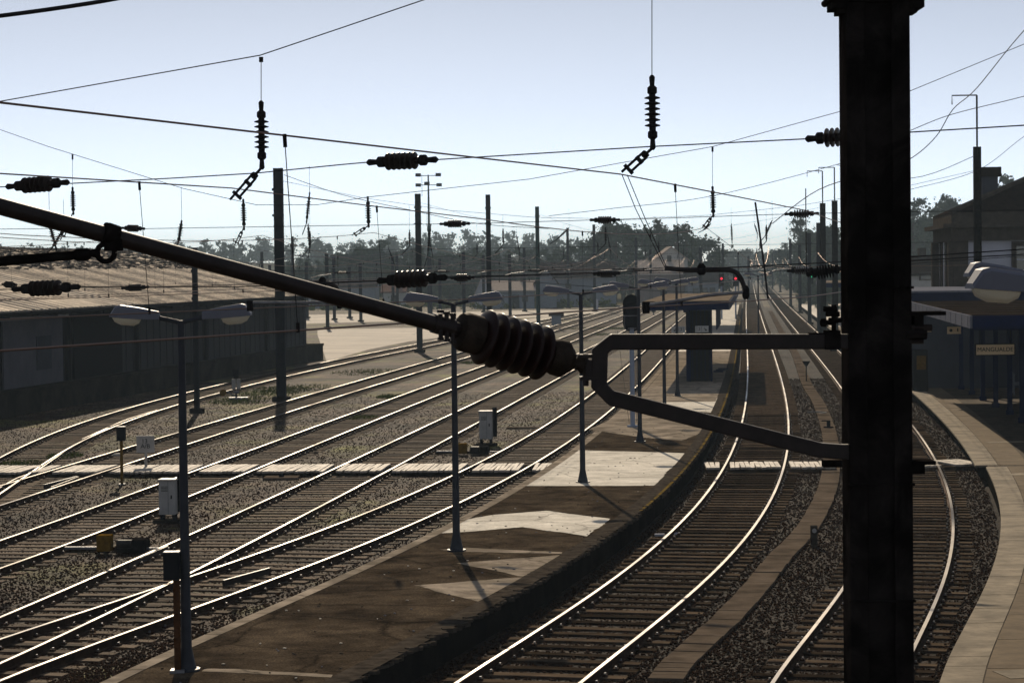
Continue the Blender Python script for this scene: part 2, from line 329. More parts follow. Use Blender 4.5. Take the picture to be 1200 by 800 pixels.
class Track:
    def __init__(s, L, Rr):
        a = np.array([G(*p, .165)[:2] for p in L]); b = np.array([G(*p, .165)[:2] for p in Rr])
        def shift(q, d):
            t = np.gradient(q, axis=0); t /= np.linalg.norm(t, axis=1)[:, None]
            if t[:, 1].mean() < 0: t = -t
            return q+np.stack([t[:, 1], -t[:, 0]], 1)*d
        a = a[np.argsort(a[:, 1])]; b = b[np.argsort(b[:, 1])]
        c = np.concatenate([shift(a, GAUGE/2), shift(b, -GAUGE/2)]); c = c[np.argsort(c[:, 1])]
        s.y0 = c[0, 1]-1; s.y1 = c[-1, 1]
        t = 20/c[:, 1]; sl = c[:, 0]/c[:, 1]
        wt = np.ones(len(t)); t = np.append(t, [0, 0]); sl = np.append(sl, [.1045, .1045]); wt = np.append(wt, [3, 3])
        s.co = np.polyfit(t, sl, 4, w=wt); s.err = np.abs(np.polyval(s.co, t)-sl)[:-2].max()*F
        s.f0 = s.raw(s.y0); s.d0 = (s.raw(s.y0+2)-s.raw(s.y0))/2; s.k0 = (s.raw(s.y0+8)-2*s.raw(s.y0+4)+s.raw(s.y0))/16
    def raw(s, Y): return np.polyval(s.co, 20/Y)*Y
    def x(s, Y):
        if Y < s.y0:
            u = Y-s.y0; return float(s.f0+s.d0*u+.5*max(-.01, min(0, s.k0))*u*u)
        return float(s.raw(Y))
    def at(s, Y, off=0):
        d = (s.x(Y+.5)-s.x(Y-.5)); n = math.hypot(1, d)
        return s.x(Y)+off/n, Y-off*d/n, math.atan2(-d, 1)      # heading rz
TR = {k: Track(*v) for k, v in RAILS.items()}
for k, t in TR.items(): print('TRACK', k, round(t.y0, 1), 'maxerr px', round(t.err, 2))
def ys(y0, y1, first=1.2, grow=.012):
    out = [y0]; 
    while out[-1] < y1: out.append(min(y1, out[-1]+max(first, out[-1]*grow)))
    return out
RP = [(-.065, 0), (.065, 0), (.065, .012), (.012, .03), (.012, .11), (.036, .122), (.036, .148), (.03, .152), (-.03, .152), (-.036, .148), (-.036, .122), (-.012, .11), (-.012, .03), (-.065, .012)]
def rail_mesh(tr, off, y0, y1, b=None, prof=RP, z0=.018):
    b = b or MB(); vs = []; Y = ys(y0, y1); n = len(prof)
    for y in Y:
        for u, z in prof:
            x, yy, _ = tr.at(y, off+u); vs.append((x, yy, z0+z))
    top = []; sd_ = []
    for i in range(len(Y)-1):
        for k in range(n):
            f = (i*n+k, i*n+(k+1) % n, (i+1)*n+(k+1) % n, (i+1)*n+k)
            (top if k == 7 else sd_).append(f)
    b.add(vs, sd_, M['rust']); b.v = b.v; base = len(b.v)-len(vs)
    i = b.mi(M['railtop']); b.f += [tuple(base+k for k in f) for f in top]; b.m += [i]*len(top)
    return b
TRACK_LABEL = dict(M='curving main track right beside the island platform', N='curving track alongside the station platform, half behind the big dark mast',
 A='yard track running along the left side of the island platform', B='second yard track left of the island platform, joining the first at a turnout',
 C='third yard track from the island platform, passing the numbered white board', D='fourth yard track from the island platform, ending in a turnout at left', E='yard track hugging the dark warehouse dock')
TRANGE = dict(M=(22, 900), N=(16, 900), A=(26, 560), B=(28, 520), C=(34, 480), D=(46, 440), E=(58, 300))
sl_me = None
for k, tr in TR.items():
    y0, y1 = TRANGE[k]
    root = thing('railway_track', TRACK_LABEL[k], 'railway track', kind='structure')
    for s_ in (-1, 1): rail_mesh(tr, s_*GAUGE/2, y0, y1).build('rail', root, smooth=False)
    # ballast bed sheet
    b = MB(); Y = ys(y0-4, y1, 2, .02); vs = []
    wdt = 1.75 if k in 'MN' else 1.5
    for y in Y:
        for u in (-wdt, wdt): x, yy, _ = tr.at(y, u); vs.append((x, yy, .005+.0005*'MNABCDE'.index(k)))
    b.add(vs, [(2*i, 2*i+1, 2*i+3, 2*i+2) for i in range(len(Y)-1)], M['ballast' if k in 'MN' else 'yardbed']); b.build('ballast_bed', root)
    if sl_me is None or k == 'A':
        SM = M['sleeper'] if k in 'MN' else M['sleeper2']
        b = MB(); b.box((0, 0, -.05), (2.6, .25, .15), SM)
        for s_ in (-1, 1):
            for t_ in (-1, 1): b.box((s_*GAUGE/2+t_*.10, 0, .04), (.07, .10, .035), M['rust']); b.cyl((s_*GAUGE/2+t_*.105, 0, .05), (s_*GAUGE/2+t_*.105, 0, .085), .018, M['galv'], 6)
        o = b.build('sleeper', root); sl_me = o.data; bpy.data.objects.remove(o)
    ylist = np.arange(y0, min(y1, 330), .62); n = 0; b = MB()
    first_y = {'M': 31, 'N': 30, 'A': 36, 'B': 36, 'C': 44, 'D': 56, 'E': 68}[k]
    for y in ylist:
        y += random.uniform(-.05, .05); x, yy, rz = tr.at(y); jr = rz+random.uniform(-.03, .03); zz = random.uniform(-.010, .002)+.016
        if k not in 'MN': zz = random.uniform(-.004, .013)
        if y >= first_y and n < 100:
            o = bpy.data.objects.new('sleeper', sl_me); put(o, root); o.location = (x, yy, zz); o.rotation_euler = (0, 0, jr); o.scale = (random.uniform(.96, 1.03), random.uniform(.9, 1.1), 1); n += 1
        else: b.box((x, yy, zz-.05), (2.6, .25, .15), SM, rz=jr)
    for y in np.arange(330, y1-1, 1.24):
        x, yy, rz = tr.at(y); b.box((x, yy, -.03-.03*(k not in 'MN')), (2.6, .3, .15), SM, rz=rz)
    tag(b.build('sleepers', root), kind='stuff')

# turnout closure rails and check rails
root = thing('turnout', 'turnout where the two tracks beside the island platform join, at lower left', 'railway turnout', kind='structure')
for (pa, pb) in (((262, 689), (316, 674)), ((196, 648), (150, 668)), ((90, 564), (52, 574))):
    a = G(*pa, 0); c = G(*pb, 0); d = (c-a).normalized(); nn = Vector((-d.y, d.x, 0))
    b = MB(); b.box((a+c)/2+Vector((0, 0, .1)), ((c-a).length, .05, .12), M['rustbar'], rz=math.atan2(d.y, d.x)); b.build('check_rail', root)
def prail(pxs, name, parent):
    pts = curve_pts([G(*p, .15) for p in pxs], 10); b = MB()
    b.tube([p-Vector((0, 0, .02)) for p in pts], .024, M['railtop'], 4); b.tube([p-Vector((0, 0, .1)) for p in pts], .02, M['rust'], 4); b.tube([p-Vector((0, 0, .14)) for p in pts], .05, M['rust'], 4)
    return b.build(name, parent)
root = thing('turnout', 'turnout with curved closure rail near the white numbered board at left', 'railway turnout', kind='structure')
prail([(184, 480), (146, 492), (120, 504), (80, 526), (44, 550), (15, 562), (-30, 590)], 'closure_rail', root)
prail([(130, 499), (96, 514)], 'check_rail', root); prail([(92, 558), (60, 570)], 'check_rail', root)

# ------------------------------------------------------------ platforms
ZP = .5
def edge_curve(pxs, ext0, ext1):
    pts = sorted([G(*p, ZP).to_2d() for p in pxs], key=lambda p: p.y)
    Y = np.array([p.y for p in pts]); sl = np.array([p.x/p.y for p in pts]); t = 20/Y
    wt = np.ones(len(t)); t = np.append(t, 0); sl = np.append(sl, .1045); wt = np.append(wt, 3)
    co = np.polyfit(t, sl, 4, w=wt); y0 = Y[0]
    f = lambda y: float(np.polyval(co, 20/y)*y)
    d0 = (f(y0+2)-f(y0))/2
    return lambda y: f(y) if y >= y0 else f(y0)+d0*(y-y0)-.004*(y-y0)**2
PR = edge_curve([(410,797.5),(520,738.8),(580,708.8),(660,660),(737.5,605),(787.4,566),(816.8,530),(833.3,508),(843.4,488),(850.8,456.8),(859,420),(861.7,408.3),(865.8,391.7),(870.8,358.3)], 0, 0)
PL0 = edge_curve([(114,799),(160,783),(206,760),(240,747),(400,672.5),(500,623.8),(580,582.5),(617,565),(660,540),(720,490),(780,419),(792,408)], 0, 0)
PL = lambda y: min(PL0(y), PR(y)-3.4) if y > 120 else PL0(y)
SP0 = edge_curve([(940.8,360),(966.7,378),(1067,454),(1092.5,472.5),(1118.8,495),(1139.8,516),(1155.5,539),(1164,559),(1170,585),(1170,630),(1155,700),(1105,800)], 0, 0)
SP = SP0
def strip(fL, fR, y0, y1, z, m, b=None, step=1.5):
    b = b or MB(); Y = ys(y0, y1, step, .015); vs = []
    for y in Y: vs += [(fL(y), y, z), (fR(y), y, z)]
    return b.add(vs, [(2*i, 2*i+1, 2*i+3, 2*i+2) for i in range(len(Y)-1)], m)
def wallstrip(f, y0, y1, z0, z1, m, b=None, jag=0):
    b = b or MB(); Y = ys(y0, y1, .4 if jag else 1.5, .006 if jag else .015); vs = []
    for y in Y:
        j = random.uniform(-jag, jag); vs += [(f(y)+j, y, z0), (f(y)+j, y, z1+random.uniform(-jag, jag)*.3)]
    return b.add(vs, [(2*i, 2*i+1, 2*i+3, 2*i+2) for i in range(len(Y)-1)], m)
isl = thing('platform', 'asphalt island platform with pale concrete patches, between the yard and main tracks', 'platform', kind='structure')
IY0, IY1 = 22, 330
strip(PL, PR, IY0, IY1, ZP, M['asphalt']).build('surface', isl)
b = MB(); wallstrip(PR, IY0, IY1, -.05, ZP, M['wall'], b); wallstrip(PL, IY0, IY1, -.05, ZP, M['wall'], b)
b.add([(PL(IY1), IY1, 0), (PR(IY1), IY1, 0), (PR(IY1), IY1, ZP), (PL(IY1), IY1, ZP)], [(0, 1, 2, 3)], M['wall']); b.build('platform_wall', isl)
strip(lambda y: PR(y)-.34, lambda y: PR(y)+.04, IY0, IY1, ZP+.012, M['edge'], step=.8).build('edge_stones', isl)
strip(lambda y: PL(y)-.02, lambda y: PL(y)+.22, IY0, IY1, ZP+.009, M['patch2'], step=.8).build('edge_kerb', isl)
strip(lambda y: PR(y)+.0, lambda y: PR(y)+.075, 52, 240, ZP+.018, M['lichen'], step=.8).build('edge_line', isl)
b = MB()                                    # rubble lip broken along the edge
for y in np.arange(24, 120, .16):
    h = random.uniform(.03, .08); b.box((PR(y)+random.uniform(-.01, .05), y, ZP-random.uniform(.0, .05)), (random.uniform(.08, .16), random.uniform(.1, .18), h), M['edge'], rz=random.uniform(0, 3))
b.build('edge_rubble', isl)
def patch(pxs, m, dz=.004, parent=isl, name='concrete_patch'):
    pts = [G(*p, ZP+dz) for p in pxs]; out = []; rr = random.Random(len(pxs)*7+int(pxs[0][0]))
    for i, a in enumerate(pts):
        c = pts[(i+1) % len(pts)]; d = c-a; k = max(1, int(d.length/.12)); nn = Vector((-d.y, d.x, 0)).normalized(); w_ = 0
        for j in range(k): w_ = .8*w_+rr.uniform(-.022, .022); out.append(a+d*(j/k)+nn*(w_ if j else 0))
    b = MB(); b.add(out, [tuple(range(len(out)))[::-1]], m); return b.build(name, parent)
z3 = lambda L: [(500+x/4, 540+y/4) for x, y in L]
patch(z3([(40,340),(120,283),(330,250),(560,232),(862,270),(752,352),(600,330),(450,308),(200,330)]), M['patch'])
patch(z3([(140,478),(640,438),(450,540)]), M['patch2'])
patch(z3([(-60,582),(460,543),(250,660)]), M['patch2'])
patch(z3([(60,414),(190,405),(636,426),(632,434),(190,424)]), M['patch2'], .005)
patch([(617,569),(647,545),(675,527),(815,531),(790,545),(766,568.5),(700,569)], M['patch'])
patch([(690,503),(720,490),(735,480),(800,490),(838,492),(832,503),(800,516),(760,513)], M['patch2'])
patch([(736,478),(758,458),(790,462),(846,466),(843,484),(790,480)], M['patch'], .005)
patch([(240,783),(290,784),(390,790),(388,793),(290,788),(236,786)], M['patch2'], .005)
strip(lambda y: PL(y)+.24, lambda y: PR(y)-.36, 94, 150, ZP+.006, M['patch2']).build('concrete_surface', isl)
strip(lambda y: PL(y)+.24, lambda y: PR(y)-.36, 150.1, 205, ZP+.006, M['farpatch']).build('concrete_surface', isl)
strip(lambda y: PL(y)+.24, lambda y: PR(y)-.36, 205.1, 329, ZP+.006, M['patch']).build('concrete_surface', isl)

sta = thing('platform', 'station platform at right with pale slab edge curving past the big mast', 'platform', kind='structure')
SW = lambda y: SP(y)+26
strip(SP, SW, -6, 330, ZP, M['paving']).build('surface', sta)
b = MB(); wallstrip(SP, -6, 330, -.05, ZP, M['wall'], b); b.build('platform_wall', sta)
def slabs(f0, f1, y0, y1, m, name, ln, gap=.012, z=ZP+.006):
    b = MB(); y = y0
    while y < y1:
        L_ = ln*random.uniform(.97, 1.03) if y < 90 else ln*3
        yy = y+L_-gap; dz = z+random.uniform(0, .006)
        b.prism([(f0(y), y), (f1(y), y), (f1(yy), yy), (f0(yy), yy)], z-.05, dz, m); y += L_
    return b.build(name, sta)
slabs(lambda y: SP(y)-.05, lambda y: SP(y)+.52, 24, 62, M['slab'], 'edge_slabs', .75)
slabs(lambda y: SP(y)-.32, lambda y: SP(y)+.30, 62.8, 205, M['slab'], 'edge_slabs', .75)
slabs(lambda y: SP(y)+.54, lambda y: SP(y)+1.15, 24, 62, M['slab2'], 'paving_slabs', 1.2)
slabs(lambda y: SP(y)+.32, lambda y: SP(y)+1.15, 62.8, 205, M['slab2'], 'paving_slabs', 1.2)
b = MB(); strip(lambda y: SP(y)-.05, lambda y: SP(y)+8, 205, 329, ZP+.008, M['farpatch'], b); b.build('concrete_surface', sta)
b = MB()
for px, py, w_, d_ in ((1190, 556, .9, .5), (1196, 790, .55, .6), (1178, 518, 1.2, .4)):
    g = G(px, py, ZP); b.box((g.x, g.y, ZP+.004), (w_, d_, .02), M['slab'], rz=.2)
b.build('inset_slabs', sta)

# apron, far road, boardwalks, trough
sheet('apron', [G(383,424).to_2d(), G(372,392).to_2d(), G(372,386).to_2d(), G(530,383).to_2d(), G(600,377).to_2d(), G(660,368).to_2d(), G(650,372).to_2d(), G(560,390).to_2d(), G(480,400).to_2d(), G(430,410).to_2d()],
      .008, M['apron'], 'pale concrete yard apron beyond the warehouse', 'apron')
sheet('road', [(-70, 268), (-28, 262), (2, 282), (20, 318), (17, 336), (-2, 330), (-30, 318), (-75, 322)], .010, M['apron'], 'pale road across the far end of the yard', 'road')
def boardwalk(px0, py0, px1, py1, wd, label, n, skip=()):
    a = G(px0, py0, .16); c = G(px1, py1, .16); d = c-a; L_ = d.length; d.normalize(); q = Vector((-d.y, d.x, 0))
    root = thing('boardwalk', label, 'crossing boards', kind='structure')
    b = MB(); b2 = MB(); pw = L_/n
    for i in range(n):
        m_ = a+d*(pw*(i+.5)); 
        if any(abs(TR[k].x(m_.y)+s_*GAUGE/2-m_.x) < .11+pw*.5 for k in TR for s_ in (-1, 1)): continue
        b.box((m_.x, m_.y, .15+random.uniform(-.008, .008)), (pw-.02, wd*random.uniform(.96, 1.03), .06), M['board'], rz=math.atan2(d.y, d.x)+random.uniform(-.03, .03))
    for s_ in (-1, 0, 1):
        c0 = (a+c)/2+q*(s_*wd*.42); b2.box((c0.x, c0.y, .06), (L_, .16, .12), M['sleeper'], rz=math.atan2(d.y, d.x))
    b.build('boards', root); b2.build('bearers', root)
boardwalk(-60, 550, 650, 547, 2.4, 'sun bleached timber boardwalk crossing all the yard tracks', 150)
boardwalk(826, 545, 978, 544, 1.9, 'short rough timber crossing over the main track beside the mast', 26)
boardwalk(1060, 544, 1140, 541, 1.7, 'short timber crossing between the mast and the station platform wall', 14)
root = thing('cable_trough', 'line of pale concrete trough lids running between the two main tracks', 'cable trough', kind='structure')
tp = [(800,775),(860,720),(915,655),(950,615),(972,565),(973,515.6),(960,475),(945.5,451),(934,420),(928,408),(917,391.7),(903,365)]
tw = curve_pts([G(780, 800)]+[G(*p) for p in tp], 6); b = MB(); s_ = 0
acc = 0
for i in range(len(tw)-1):
    a, c = tw[i], tw[i+1]; L_ = (c-a).length; nseg = max(1, int(L_/.95)); d = (c-a)/nseg
    for k in range(nseg):
        m_ = a+d*(k+.5); b.box((m_.x, m_.y, .035+random.uniform(-.01, .012)), (d.length-.025, .52, .07), M['trough'], rz=math.atan2(d.y, d.x)+random.uniform(-.03, .03))
b.build('trough_lids', root)

b = strip(lambda y: PR(y), lambda y: SP(y), 18, 330, .0035, M['ballast']); tag(b.build('ballast'), 'dark ballast between the two platforms', 'ballast', kind='structure')
# loose ballast stones (uncountable)
def stones(name, n, sampler, smin, smax, label):
    base = np.array([(1,0,0),(-1,0,0),(0,1,0),(0,-1,0),(0,0,1),(0,0,-1)], float)
    fc = np.array([(0,2,4),(2,1,4),(1,3,4),(3,0,4),(2,0,5),(1,2,5),(3,1,5),(0,3,5)])
    pos = sampler(n); n = len(pos)
    v = base[None]*rng.uniform(.6, 1.2, (n, 6, 1))+rng.uniform(-.25, .25, (n, 6, 3))
    sc = rng.uniform(smin, smax, (n, 1, 1)); v = v*sc*np.array([1, 1, .8])
    a = rng.uniform(0, 6.28, n); t = rng.uniform(-.6, .6, n); c, s = np.cos(a), np.sin(a); x, y, z = v[..., 0], v[..., 1], v[..., 2]
    y, z = y*np.cos(t)[:, None]-z*np.sin(t)[:, None], y*np.sin(t)[:, None]+z*np.cos(t)[:, None]
    x, y = x*c[:, None]-y*s[:, None], x*s[:, None]+y*c[:, None]
    v = np.stack([x, y, z], -1)+pos[:, None]
    f = (fc[None]+6*np.arange(n)[:, None, None]).reshape(-1, 3)
    me = bpy.data.meshes.new(name); me.vertices.add(n*6); me.vertices.foreach_set('co', v.reshape(-1))
    me.loops.add(len(f)*3); me.loops.foreach_set('vertex_index', f.reshape(-1)); me.polygons.add(len(f))
    me.polygons.foreach_set('loop_start', np.arange(len(f))*3); me.polygons.foreach_set('loop_total', np.full(len(f), 3)); me.update(calc_edges=True)
    me.materials.append(M['stone']); o = bpy.data.objects.new(name, me); put(o); return tag(o, label, 'ballast', kind='stuff')
def main_sampler(n):
    Y = 27+95*rng.random(n)**1.7; u = rng.random(n); out = []
    for y, q in zip(Y, u):
        x0, x1 = PR(y)+.1, SP(y)-.1; x = x0+(x1-x0)*q; bad = False; onsl = False
        for k in 'MN':
            d = abs(x-TR[k].x(y))
            if abs(d-GAUGE/2) < .12: bad = True
            if d < 1.3: onsl = True
        if bad: continue
        if onsl and rng.random() < .1: continue
        out.append((x, y, rng.uniform(0, .035) if not onsl else rng.uniform(-.01, .015)))
    return np.array(out)
def yard_sampler(n):
    Y = 32+80*rng.random(n)**1.5; out = []
    for y, q in zip(Y, rng.random(n)):
        x0, x1 = -.235*y-.5, PL(y)-.1; x = x0+(x1-x0)*q; ds = [abs(x-TR[k].x(y)) for k in 'ABCD']
        if any(abs(d-GAUGE/2) < .12 for d in ds): continue
        on = min(ds) < 1.3
        if on and rng.random() < .25: continue
        out.append((x, y, rng.uniform(0, .02)))
    return np.array(out)
stones('ballast_stones', 120000, main_sampler, .016, .038, 'loose grey brown ballast stones between the main tracks')
stones('ballast_stones', 90000, yard_sampler, .014, .034, 'loose gravel stones between the yard tracks')

b = MB()
for _ in range(190):
    y = 30+60*random.random()**1.4; x = random.uniform(PL(y)+.3, PR(y)-.4); b.box((x, y, ZP+.012), (random.uniform(.015, .05), random.uniform(.015, .04), .012), random.choice([M['patch'], M['edge'], M['edge'], M['fascia']]), rz=random.uniform(0, 3))
tag(b.build('grit'), 'grit and tiny scraps scattered over the island platform', 'grit', kind='stuff')
# weeds
def weeds(name, label, pts, n, h):
    b = MB()
    for _ in range(n):
        cx, cy, rad = random.choice(pts); a = random.uniform(0, 6.28); r_ = rad*random.random()**.7
        x = cx+math.cos(a)*r_; y = cy+math.sin(a)*r_*2.0; an = random.uniform(0, 6.28); hh = h*random.uniform(.4, 1.2)
        dx, dy = math.cos(an)*.03, math.sin(an)*.03; lx, ly = random.uniform(-.08, .08), random.uniform(-.08, .08)
        b.add([(x-dx, y-dy, 0), (x+dx, y+dy, 0), (x+lx, y+ly, hh)], [(0, 1, 2)], M['grass'])
    return tag(b.build(name), label, 'weeds', kind='stuff')
wp = [(*G(px, py).to_2d(), r_) for px, py, r_ in ((300,462,2.2),(320,458,2),(430,436,2.2),(345,455,2),(640,400,2),(700,392,2.2),(690,385,2.5),(720,385,2),(280,470,1.5),(560,425,1.2),(420,490,.8),(460,465,.8),(650,400,3),(20,545,.8),(75,535,.6))]
weeds('weeds', 'low yellow green weeds growing between the yard tracks', wp, 9000, .10)

# ------------------------------------------------------------ hills
def hill(name, x0, x1, y0, y1, h, label, seed):
    nx, ny = 46, 14; r_ = random.Random(seed); ph = [r_.uniform(0, 6) for _ in range(4)]; vs = []
    for j in range(ny+1):
        for i in range(nx+1):
            u, v = i/nx, j/ny; x = x0+(x1-x0)*u; y = y0+(y1-y0)*v
            e = min(1, u*6, (1-u)*6); e = e*e*(3-2*e); g = math.sin(min(1, v*1.6)*math.pi/2)
            z = h*e*g*(.8+.12*math.sin(u*9+ph[0])+.08*math.sin(u*23+ph[1]))-.3
            vs.append((x, y, z))
    b = MB(); b.add(vs, [(j*(nx+1)+i, j*(nx+1)+i+1, (j+1)*(nx+1)+i+1, (j+1)*(nx+1)+i) for j in range(ny) for i in range(nx)], M['field'])
    o = b.build(name, smooth=True); tag(o, label, 'hill', kind='structure')
    def hz(x, y):
        u = (x-x0)/(x1-x0); v = (y-y0)/(y1-y0)
        if not (0 < u < 1 and 0 < v < 1): return 0
        e = min(1, u*6, (1-u)*6); e = e*e*(3-2*e); g = math.sin(min(1, v*1.6)*math.pi/2)
        return max(0, h*e*g*(.8+.12*math.sin(u*9+ph[0])+.08*math.sin(u*23+ph[1]))-.3)
    return hz
HZ1 = hill('hill', -330, 90, 720, 1300, 13, 'low wooded hill fading blue behind the yard', 3)
HZ2 = hill('hill', 78, 260, 420, 760, 10, 'wooded rise behind the station building at right', 5)

# ------------------------------------------------------------ trees
def leaf_cloud(clumps, n, size, seed, m, b=None):
    r_ = np.random.default_rng(seed); b = b or MB(); tot = sum(c[3]**2 for c in clumps)
    for (cx, cy, cz, cr) in clumps:
        k = max(6, int(n*cr*cr/tot))
        d = r_.normal(size=(k, 3)); d /= np.linalg.norm(d, axis=1)[:, None]; rad = cr*np.abs(r_.normal(size=k))*.72
        p = np.array([cx, cy, cz])+d*rad[:, None]*np.array([1, 1, .72])
        a = r_.normal(size=(k, 3)); a /= np.linalg.norm(a, axis=1)[:, None]; c = np.cross(a, r_.normal(size=(k, 3))); c /= np.linalg.norm(c, axis=1)[:, None]
        s_ = size*r_.uniform(.5, 1.3, (k, 1)); a = a*s_; c = c*s_*.6
        base = len(b.v); i = b.mi(m)
        q = np.stack([p-a, p+c, p+a, p-c], 1).reshape(-1, 3)
        b.v += [tuple(v) for v in q]; b.f += [(base+4*j, base+4*j+1, base+4*j+2, base+4*j+3) for j in range(k)]; b.m += [i]*k
    return b
def make_tree(kind, h, seed):
    r_ = random.Random(seed); root = bpy.data.objects.new({'pine': 'pine_tree', 'euc': 'eucalyptus_tree', 'bush': 'dense_tree'}[kind], None); put(root)
    cl = []; tb = MB()
    lean = r_.uniform(-.04, .04)*h
    tb.cyl((0, 0, -.3), (lean*.6, 0, h*.6), h*.018+.05, M['bark'], 7, h*.010+.03); tb.cyl((lean*.6, 0, h*.6), (lean, 0, h*.93), h*.010+.03, M['bark'], 6, .03)
    if kind == 'pine':
        n = 22
        for i in range(n):
            t = i/(n-1); z = h*(.26+.70*t); rr = h*.17*(1-t*.75)+.25; a = r_.uniform(0, 6.3); q = rr*r_.uniform(.2, 1.1)
            p = (lean*t+q*math.cos(a), q*math.sin(a), z, h*.075*(1.25-.6*t)*r_.uniform(.8, 1.3)); cl.append(p)
            if i % 2 == 0: tb.cyl((lean*t, 0, z-h*.05), p[:3], .06, M['bark'], 4, .02)
        cl.append((lean, 0, h*.97, h*.03)); N, S = 3600, .22; m = M['leaf1']
    elif kind == 'euc':
        for i in range(12):
            t = r_.random(); z = h*(.42+.55*t); a = r_.uniform(0, 6.3); q = h*.16*r_.uniform(.2, 1.15)*(1.15-.6*t)
            p = (lean*t+q*math.cos(a), q*math.sin(a), z, h*.065*r_.uniform(.7, 1.35)); cl.append(p)
            tb.cyl((lean*t*.7, 0, z-h*.14), p[:3], .08, M['bark'], 4, .02)
        N, S = 2600, .20; m = M['leaf2']
    else:
        for i in range(26):
            t = r_.random(); z = h*(.12+.8*t); a = r_.uniform(0, 6.3); q = h*.30*math.sqrt(max(0, 1-(t*1.05-.35)**2/.62))*r_.uniform(.3, 1)
            p = (q*math.cos(a), q*math.sin(a), z, h*.10*r_.uniform(.7, 1.3)); cl.append(p)
            if i % 3 == 0: tb.cyl((0, 0, z*.6), p[:3], .06, M['bark'], 4, .02)
        N, S = 4200, .22; m = M['leaf1'] if seed % 2 else M['leaf2']
    leaf_cloud(cl, N, S, seed, m).build('crown', root); tb.build('trunk', root, smooth=True)
    return root
PROTO = {(k, i): make_tree(k, {'pine': 11, 'euc': 13, 'bush': 8}[k], 10*i+j) for j, k in enumerate(('pine', 'euc', 'bush')) for i in range(3)}
used = set(); ORD = ['first','second','third','fourth','fifth','sixth','seventh','eighth','ninth','tenth','eleventh','twelfth','thirteenth','fourteenth','fifteenth','sixteenth','seventeenth','eighteenth','nineteenth','twentieth']
def ordw(i):
    if i < 20: return ORD[i]
    tens = {2: 'twenty', 3: 'thirty', 4: 'forty', 5: 'fifty', 6: 'sixty', 7: 'seventy'}
    n = i+1; return tens[n//10]+('-'+ORD[n % 10-1] if n % 10 else 'th')
def tree_at(kind, v, x, y, z, h, label, group):
    key = (kind, v % 3); o = PROTO[key] if key not in used else copy_tree(PROTO[key]); used.add(key)
    base = {'pine': 11, 'euc': 13, 'bush': 8}[kind]; s = h/base
    o.location = (x, y, z); o.rotation_euler = (0, 0, random.uniform(0, 6.28)); o.scale = (s*random.uniform(.9, 1.25), s*random.uniform(.9, 1.25), s)
    tag(o, label, 'tree', group); return o
# skyline of the nearer wood behind the yard: (px, top y)
SKY = [(250,306),(300,312),(345,302),(378,301),(395,291),(412,292),(436,288),(449,279),(470,300),(484,283),(500,287),(520,296),(560,291),(600,288),(640,290),(668,284),(690,281),(704,262),(716,254),(728,258),(744,270),(756,262),(768,259),(786,258),(803,264),(818,270),(834,277),(845,292),(860,296),(885,298)]
def sky_at(px): return float(np.interp(px, [a for a, _ in SKY], [b for _, b in SKY]))
specs = []
px = 330
while px < 846:
    Y = random.uniform(405, 455); top = sky_at(px)+random.uniform(-3, 5)
    specs.append((px, Y, top)); px += random.uniform(8, 13)
for i, (px, Y, top) in enumerate(specs):
    if 398 < px < 445 or 500 < px < 545: k = 'bush'
    elif 700 < px < 840: k = ['bush', 'pine', 'euc'][i % 3]
    elif 446 < px < 500: k = ['pine', 'euc'][i % 2]
    else: k = 'pine' if i % 4 else 'euc'
    p = P(px, top, Y); tree_at(k, i, p.x, Y, 0, max(7, p.z), {'pine': 'dark pine', 'euc': 'loose crowned eucalyptus', 'bush': 'rounded dense tree'}[k]+', %s tree from the left along the wood behind the yard' % ordw(i), 'trees along the wood behind the yard')
nf = 0
for px in np.arange(335, 700, 19):               # lower trees in front of the wood
    Y = random.uniform(384, 398); p = P(px+random.uniform(-5, 5), random.uniform(303, 322), Y)
    tree_at('bush' if nf % 2 else 'pine', nf, p.x, Y, 0, max(4, p.z), 'low dark tree in front of the wood, %s of its row counted from the left' % ordw(nf), 'low trees in front of the wood'); nf += 1
rs = []                                          # right of the far tracks
for i, (px, top, Y) in enumerate([(905,296,640),(914,290,600),(922,284,560),(930,287,520),(938,248,470),(946,272,440),(953,276,425),(960,266,405),(966,274,390),(972,262,380),(978,268,372),(985,258,365),(994,262,360),(948,318,330),(956,326,318),(966,322,305),(975,318,290),(940,325,360)]):
    k = 'euc' if px in (938, 972) else ('bush' if top > 300 or i % 2 else 'pine')
    p = P(px, top, Y); z = HZ2(p.x, Y) if p.x > 78 else 0
    tree_at(k, i, p.x, Y, z, max(3, p.z-z), ('tall sparse eucalyptus' if px == 938 else 'green tree')+' right of the far tracks, %s from the vanishing point' % ordw(i), 'trees right of the far tracks')
nl = 0
for px in np.arange(846, 906, 7):
    Y = 760+random.uniform(-50, 120); p = P(px, 291+random.uniform(-2, 6)+(4 if px > 885 else 0), Y)
    tree_at('bush', nl, p.x, Y, 0, p.z, 'small hazy tree where the tracks vanish, %s from the left' % ordw(nl), 'hazy trees where the tracks vanish'); nl += 1
for i, (px, top, Y) in enumerate([(1070,232,430),(1079,246,440),(1088,258,450),(1104,228,470),(1113,221,465),(1096,240,480),(1133,250,500),(1143,244,500),(1160,215,430),(1170,205,425),(1181,210,435),(1152,228,440),(1192,216,450)]):
    p = P(px, top, Y); z = HZ2(p.x, Y)
    tree_at('euc' if top < 235 else 'bush', i+1, p.x, Y, z-.2, p.z-z, 'dark tree above the station roof, %s from the left' % ordw(i), 'trees above the station roof')
